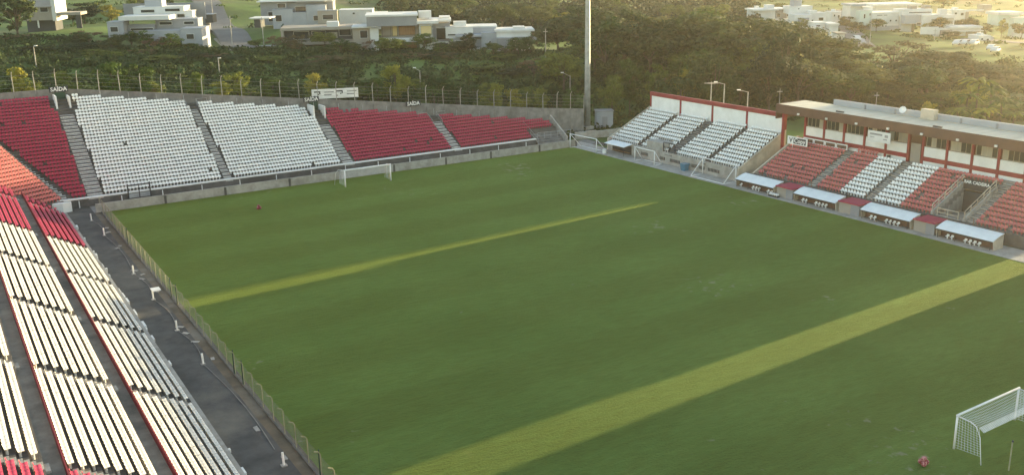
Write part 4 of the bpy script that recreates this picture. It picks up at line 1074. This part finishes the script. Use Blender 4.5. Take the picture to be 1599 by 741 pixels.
variants('umbrella', 3, 'umbrella', 24, 4200, 'leaf_olive', 1.3, .5, 1.15)
variants('bright', 3, 'broad', 30, 2300, 'leaf_sun_yellow', .9, .25)
variants('green', 2, 'broad', 30, 2400, 'leaf', .85, .2)
variants('cone', 2, 'cone', 60, 3800, 'leaf_dark', 1.0, .08)
variants('shrub', 3, 'broad', 22, 1500, 'leaf', 1.4, .05)
variants('dryshrub', 2, 'broad', 22, 1400, 'leaf_dry', 1.4, .05)
TN = {'broad':'broadleaf_tree','dark':'broadleaf_tree','umbrella':'spreading_tree','bright':'young_tree','green':'young_tree','cone':'conifer_tree','shrub':'shrub','dryshrub':'shrub'}
def tree(kind, x, y, ztop, wid, label, group=None, zb=None):
    zb = H(x, y)-.1 if zb is None else zb
    for yc in (-33.3, -77.0):   # open lanes between the trees where the low sun comes through
        if abs(y-(yc+.03*(x-53))) < wid*.5+2.5 and x > 58: ztop = min(ztop, max(2.0, (x+8)*.085*random.uniform(.85, 1.12)))
    h = max(1.5, ztop-zb); cr, tk = random.choice(VAR[kind])
    s = wid/.76
    t = thing(TN[kind], label, 'shrub' if 'shrub' in kind else 'tree', (x, y, zb), random.uniform(0, 6.28), group, (s, s, h))
    obj('trunk', tk, t); obj('crown', cr, t)
    return t
def tree_px(kind, px, pytop, D, wpx, label, group=None, zb=None):
    p = at(px, pytop, D)
    return tree(kind, p[0], p[1], p[2], wpx*D/FPX, label, group, zb)
# trees with a place of their own
ONE = [('cone',12,-45,230,95,'tall dark conifer in the top left corner beside the cream house'),
 ('bright',215,95,205,36,'leafy yellow green tree left of the short white lamp pole'),('green',168,93,208,40,'bushy green tree behind the leftmost white seats'),
 ('bright',300,108,203,26,'small yellow green tree right of the leafy tree behind white seats'),('bright',368,108,202,30,'small tree right of the short white lamp pole'),
 ('bright',425,122,200,30,'low bright tree between the lamp pole and the billboard'),('bright',490,113,199,26,'round yellow green tree behind the left end of the billboard'),
 ('bright',616,95,200,30,'tallest bright tree right of the billboard'),('green',590,118,200,28,'green tree just right of the billboard'),('green',641,132,198,24,'low green tree left of the forked lamp pole'),
 ('green',692,120,198,30,'green tree right of the forked lamp pole'),('bright',769,124,197,24,'yellow tree alone behind the right red block'),('bright',806,133,196,26,'low yellow shrub tree behind the right red block'),('green',842,134,195,26,'green tree near the right end of the back wall'),
 ('green',893,132,186,34,'slim green tree with a bare stem in the far right corner of the ground'),
 ('broad',505,48,236,40,'round tree in front of the long grey house'),('dark',542,66,234,34,'dark tree below the right end of the long grey house'),('dark',607,60,233,24,'dark narrow tree beside the white pillar of the balcony house'),
 ('dark',720,66,234,44,'dark bush tree below the chimney house'),('broad',398,60,236,24,'pale shrub tree by the foot of the street'),('broad',455,66,236,34,'tree below the left end of the long grey house'),
 ('bright',30,98,204,30,'bright shrub tree at the far left behind the red seats'),('bright',100,105,204,26,'bright shrub tree above the exit door on the left'),('dark',125,66,222,60,'dark bushy tree below the lean to of the cream house'),
 ('bright',985,85,196,50,'bright yellow green tree left of the maroon beam'),('bright',1025,95,194,46,'bright tree behind the left end of the maroon beam'),('bright',1070,100,194,44,'bright feathery tree above the maroon beam'),('green',955,112,194,50,'green tree between the mast and the maroon beam'),
 ('umbrella',1250,100,193,105,'pale spreading tree behind the left end of the main roof'),('dryshrub',1400,62,250,90,'brownish dry tree in front of the far villas'),
 ('bright',1450,158,176,46,'bright bush just behind the main roof chimney'),]
for k, px, py, D, w, lb in ONE:
    if px < 860 and 190 < D < 212: D = 158+.038*px; w *= 1.6
    tree_px(k, px, py, D, w, lb)
for x, y, zt, w, lb in ((76,5,14,10,'dark tree behind the middle of the maroon beam'),(86,0,14,11,'dark tree behind the right half of the maroon beam'),(68,6,10,8,'low dark tree behind the left half of the maroon beam'),(96,5,17,12,'tall dark tree behind the left corner of the main roof')):
    tree('dark', x, y, zt, w, lb)
# the wood on the right: rows of crowns
END = [(60,'behind the red seats at far left'),(180,'behind the exit at the left'),(300,'behind the left white block'),(400,'behind the gap between the white blocks'),(490,'behind the right white block'),(570,'behind the billboard'),(665,'behind the left red block'),(760,'behind the middle of the red blocks'),(2000,'near the right end of the back wall')]
MAST = [(912,'left of the floodlight mast'),(975,'just right of the floodlight mast'),(1040,'above the left end of the maroon beam'),(2000,'above the left half of the maroon beam')]
BEAM = [(1080,'rising over the first panel of the open stand'),(1130,'rising over the second panel of the open stand'),(1180,'rising over the third panel of the open stand'),(1240,'rising over the last panel of the open stand'),(2000,'above the left end of the main roof')]
ROOF = [(1370,'behind the left third of the main roof'),(1445,'left of the roof chimney'),(1520,'right of the roof chimney'),(2000,'near the right edge of the picture')]
DIST = [(680,'above the balcony house'),(780,'above the chimney house'),(900,'above the white roofed end house'),(1000,'behind the mast'),(2000,'behind the wood right of the mast')]
TOPR = [(1240,'left of the far houses'),(1340,'above the far road'),(1450,'above the white villa'),(1540,'above the modern white house'),(2000,'above the pale green house')]
FLD = [(180,'right of the cream house'),(330,'above the stepped house'),(2000,'right of the sloping street')]
def wood(group, label, kinds, px0, px1, top, D0, D1, n, w0, w1, jit, marks):
    for i in range(n):
        px = px0+(px1-px0)*(i+random.uniform(.1, .9))/n; D = random.uniform(D0, D1) if D0 > 0 else 157+.037*px+random.uniform(0, D1); kd = random.choice(kinds)
        if 312 < px < 398 and D > 225: continue   # keep the street clear
        adj = {'dark':'dark','broad':'green','umbrella':'wide olive','bright':'yellow green','green':'light green','shrub':'low green','dryshrub':'brownish'}[kd]
        tree_px(kd, px, top(px)+random.uniform(-jit, jit), D, random.uniform(w0, w1), adj+' '+label+' '+next(t for a, t in marks if px < a), group)
wood('wood behind the mast', 'back row tree', ['dark','dark','broad'], 865, 1100, lambda x: 22-.02*(x-865), 228, 256, 9, 75, 115, 18, MAST)
wood('wood behind the mast', 'front row tree', ['dark','broad'], 860, 1110, lambda x: 72, 208, 224, 6, 60, 95, 24, MAST)
wood('wood behind the open stand', 'back row tree', ['umbrella','dark','umbrella'], 1040, 1310, lambda x: 18+max(0, x-1120)*.27, 215, 248, 9, 100, 150, 14, BEAM)
wood('wood behind the open stand', 'front row tree', ['dark','umbrella','broad'], 1080, 1340, lambda x: 84+max(0, x-1120)*.12, 200, 214, 6, 70, 110, 24, BEAM)
wood('wood behind the main roof', 'back row tree', ['umbrella','broad','dark'], 1290, 1620, lambda x: 88+.05*(x-1300), 208, 236, 10, 90, 130, 18, ROOF)
wood('wood behind the main roof', 'front row tree', ['broad','umbrella','bright'], 1310, 1620, lambda x: 130+.05*(x-1300), 188, 204, 7, 55, 90, 22, ROOF)
wood('distant trees behind the hillside houses', 'tree on the slope', ['dark','broad','umbrella','bright'], 600, 900, lambda x: 16, 275, 330, 16, 36, 60, 16, DIST)
wood('distant trees behind the hillside houses', 'tree on the far slope', ['dark','broad'], 560, 1120, lambda x: 2, 330, 420, 22, 34, 54, 8, DIST)
wood('distant trees at the top right', 'distant tree on the plain', ['dark','broad','green'], 1120, 1620, lambda x: 4, 400, 520, 20, 26, 44, 7, TOPR)
wood('trees among the far villas', 'garden tree', ['broad','green','bright','dark'], 1180, 1610, lambda x: 36, 300, 350, 22, 18, 32, 14, TOPR)
wood('trees by the top left field', 'tree along the field edge', ['bright','broad','dark'], 96, 400, lambda x: 4, 262, 330, 13, 26, 44, 10, FLD)
wood('bushes below the hillside houses', 'bush high on the slope', ['dark','broad','dark','dryshrub','green'], -20, 880, lambda x: 86+.012*x, 210, 230, 30, 34, 66, 15, END)
wood('bushes below the hillside houses', 'bush on the middle slope', ['dark','shrub','broad','green'], -20, 880, lambda x: 112+.016*x, 184, 204, 22, 28, 50, 12, END)
wood('bushes just behind the fence', 'bush by the wire fence', ['green','bright','shrub','broad'], -20, 850, lambda x: 122+.016*x, -1, 8, 18, 34, 58, 7, END)
wood('garden bushes by the hillside houses', 'garden bush beside the houses', ['dark','broad','green','dryshrub'], 80, 850, lambda x: 52+.012*x, 227, 236, 30, 22, 44, 12, END)
for kd, px, py, D, w, lb in (('broad',945,26,216,95,'rounded green crown rising just right of the mast top'),('umbrella',1018,30,214,120,'broad olive crown rising above the left part of the maroon beam'),('dark',1092,16,222,130,'tallest dark crown reaching almost the top of the picture'),('umbrella',1160,34,216,135,'wide olive crown left of the far white houses'),('broad',1205,66,206,100,'rounded green crown above the right end of the maroon beam'),('umbrella',1330,96,205,110,'wide olive crown above the left part of the main roof'),('broad',1440,104,204,90,'rounded green crown above the roof chimney')):
    tree_px(kd, px, py, D, w, lb)
# palms / bananas behind the main roof
def frond_mesh(ma, n=11, L_=1.0):
    mb = MB()
    for i in range(n):
        a = 6.283*i/n+random.uniform(-.2, .2); e = random.uniform(.3, 1.2); L2 = L_*random.uniform(.8, 1.1)
        pts = []; 
        for j in range(6):
            t = j/5; rr = L2*t*math.cos(e*(1-.5*t)); zz = L2*(t*math.sin(e)-.75*t*t)
            pts.append(np.array([rr*math.cos(a), rr*math.sin(a), zz]))
        q = np.array([-math.sin(a), math.cos(a), 0])
        ws = [.02,.09,.13,.12,.08,.01]
        vs = []
        for p, w in zip(pts, ws): vs += [p-q*w*L_-np.array([0,0,.05*L_]), p, p+q*w*L_-np.array([0,0,.05*L_])]
        mb.add(vs, [f for j in range(5) for f in ((3*j,3*j+1,3*j+4,3*j+3),(3*j+1,3*j+2,3*j+5,3*j+4))])
    return mb.mesh('fronds', ma)
FRO = [frond_mesh('leaf_sun_yellow'), frond_mesh('leaf')]
for i, (px, py, D, hh) in enumerate([(1512,150,178,3.6),(1530,128,184,4.2),(1548,140,181,3.8),(1565,158,178,3.2),(1540,172,174,3.0),(1583,178,174,2.8),(1520,180,172,2.6),(1495,172,175,2.6)]):
    p = at(px, py, D); zb = H(p[0], p[1])
    t = thing('palm', ['leftmost of the upper palms behind the main roof','tallest palm behind the right end of the main roof','palm just right of the tallest palm','palm at the right of the upper clump','low palm below the tallest palm','low palm nearest the right edge of the picture','low palm left of the clump centre','leftmost low palm behind the main roof'][i], 'palm', (p[0], p[1], zb-.1), random.uniform(0, 6), 'palms behind the main stand roof')
    h = max(2, p[2]-zb)
    MB().tube([(0,0,0),(.15,0,h*.5),(.1,.1,h)], .2, 6, .13).build('trunk', 'bark', t)
    c = obj('fronds', FRO[i % 2], t, (.1, .1, h)); c.scale = (hh, hh, hh)
# ground cover
def cover(name, label, cat, pts, per, rad, size, ma):
    n = len(pts)*per; idx = np.repeat(np.arange(len(pts)), per); P = np.asarray(pts)
    d = rng.normal(size=(n, 3)); d /= np.linalg.norm(d, axis=1)[:, None]; d[:, 2] = np.abs(d[:, 2])
    C0 = P[idx]+d*(rad*rng.uniform(.4, 1.1, n))[:, None]*np.array([1.3, 1.3, .8])
    V, Fq = leaf_quads(C0, np.full(n, size), d+np.array([0, 0, .4]), n)
    return tag(obj(name, fastmesh(name, V, Fq, ma)), label, cat, kind='stuff')
def belt(n, px, py, D):
    out = []
    while len(out) < n:
        p = at(random.uniform(*px), random.uniform(*py), random.uniform(*D)); out.append((p[0], p[1], H(p[0], p[1])))
    return out
cover('undergrowth', 'dark tangled undergrowth on the slope behind the end stand', 'undergrowth', belt(1400, (-40, 900), (90, 110), (176, 236)), 30, 1.5, .42, 'leaf_dark')
cover('undergrowth', 'olive undergrowth under the wood behind the right hand stands', 'undergrowth', belt(900, (880, 1640), (100, 200), (185, 260)), 30, 1.5, .42, 'leaf_dark')
cover('far_wood', 'continuous dark wood on the slope above the hillside houses', 'wood', [(a, b, c+random.uniform(0, 4)) for a, b, c in belt(900, (600, 1180), (0, 40), (290, 430))], 30, 2.6, .75, 'leaf_dark')
cover('field_scrub', 'scattered low scrub on the fields and plain in the distance', 'scrub', belt(700, (-40, 1640), (0, 30), (260, 520)), 26, 1.3, .4, 'leaf')

# ------------------------------------------------------------------ haze
hz = MB().box(-1700, 1700, -1700, 1700, -6, 46).build('haze', 'white_paint')
hm = bpy.data.materials.new('haze_air'); hm.use_nodes = True
hn = hm.node_tree; hn.nodes.clear()
ho = node(hn, 'ShaderNodeOutputMaterial'); pv = node(hn, 'ShaderNodeVolumePrincipled')
pv.inputs['Color'].default_value = (1.0, .94, .84, 1); pv.inputs['Density'].default_value = .00022; pv.inputs['Anisotropy'].default_value = .8
hn.links.new(pv.outputs[0], ho.inputs['Volume'])
hz.data.materials.clear(); hz.data.materials.append(hm)
hz['kind'] = 'stuff'; hz['label'] = 'thin evening haze over the whole ground and hills'; hz['category'] = 'haze'
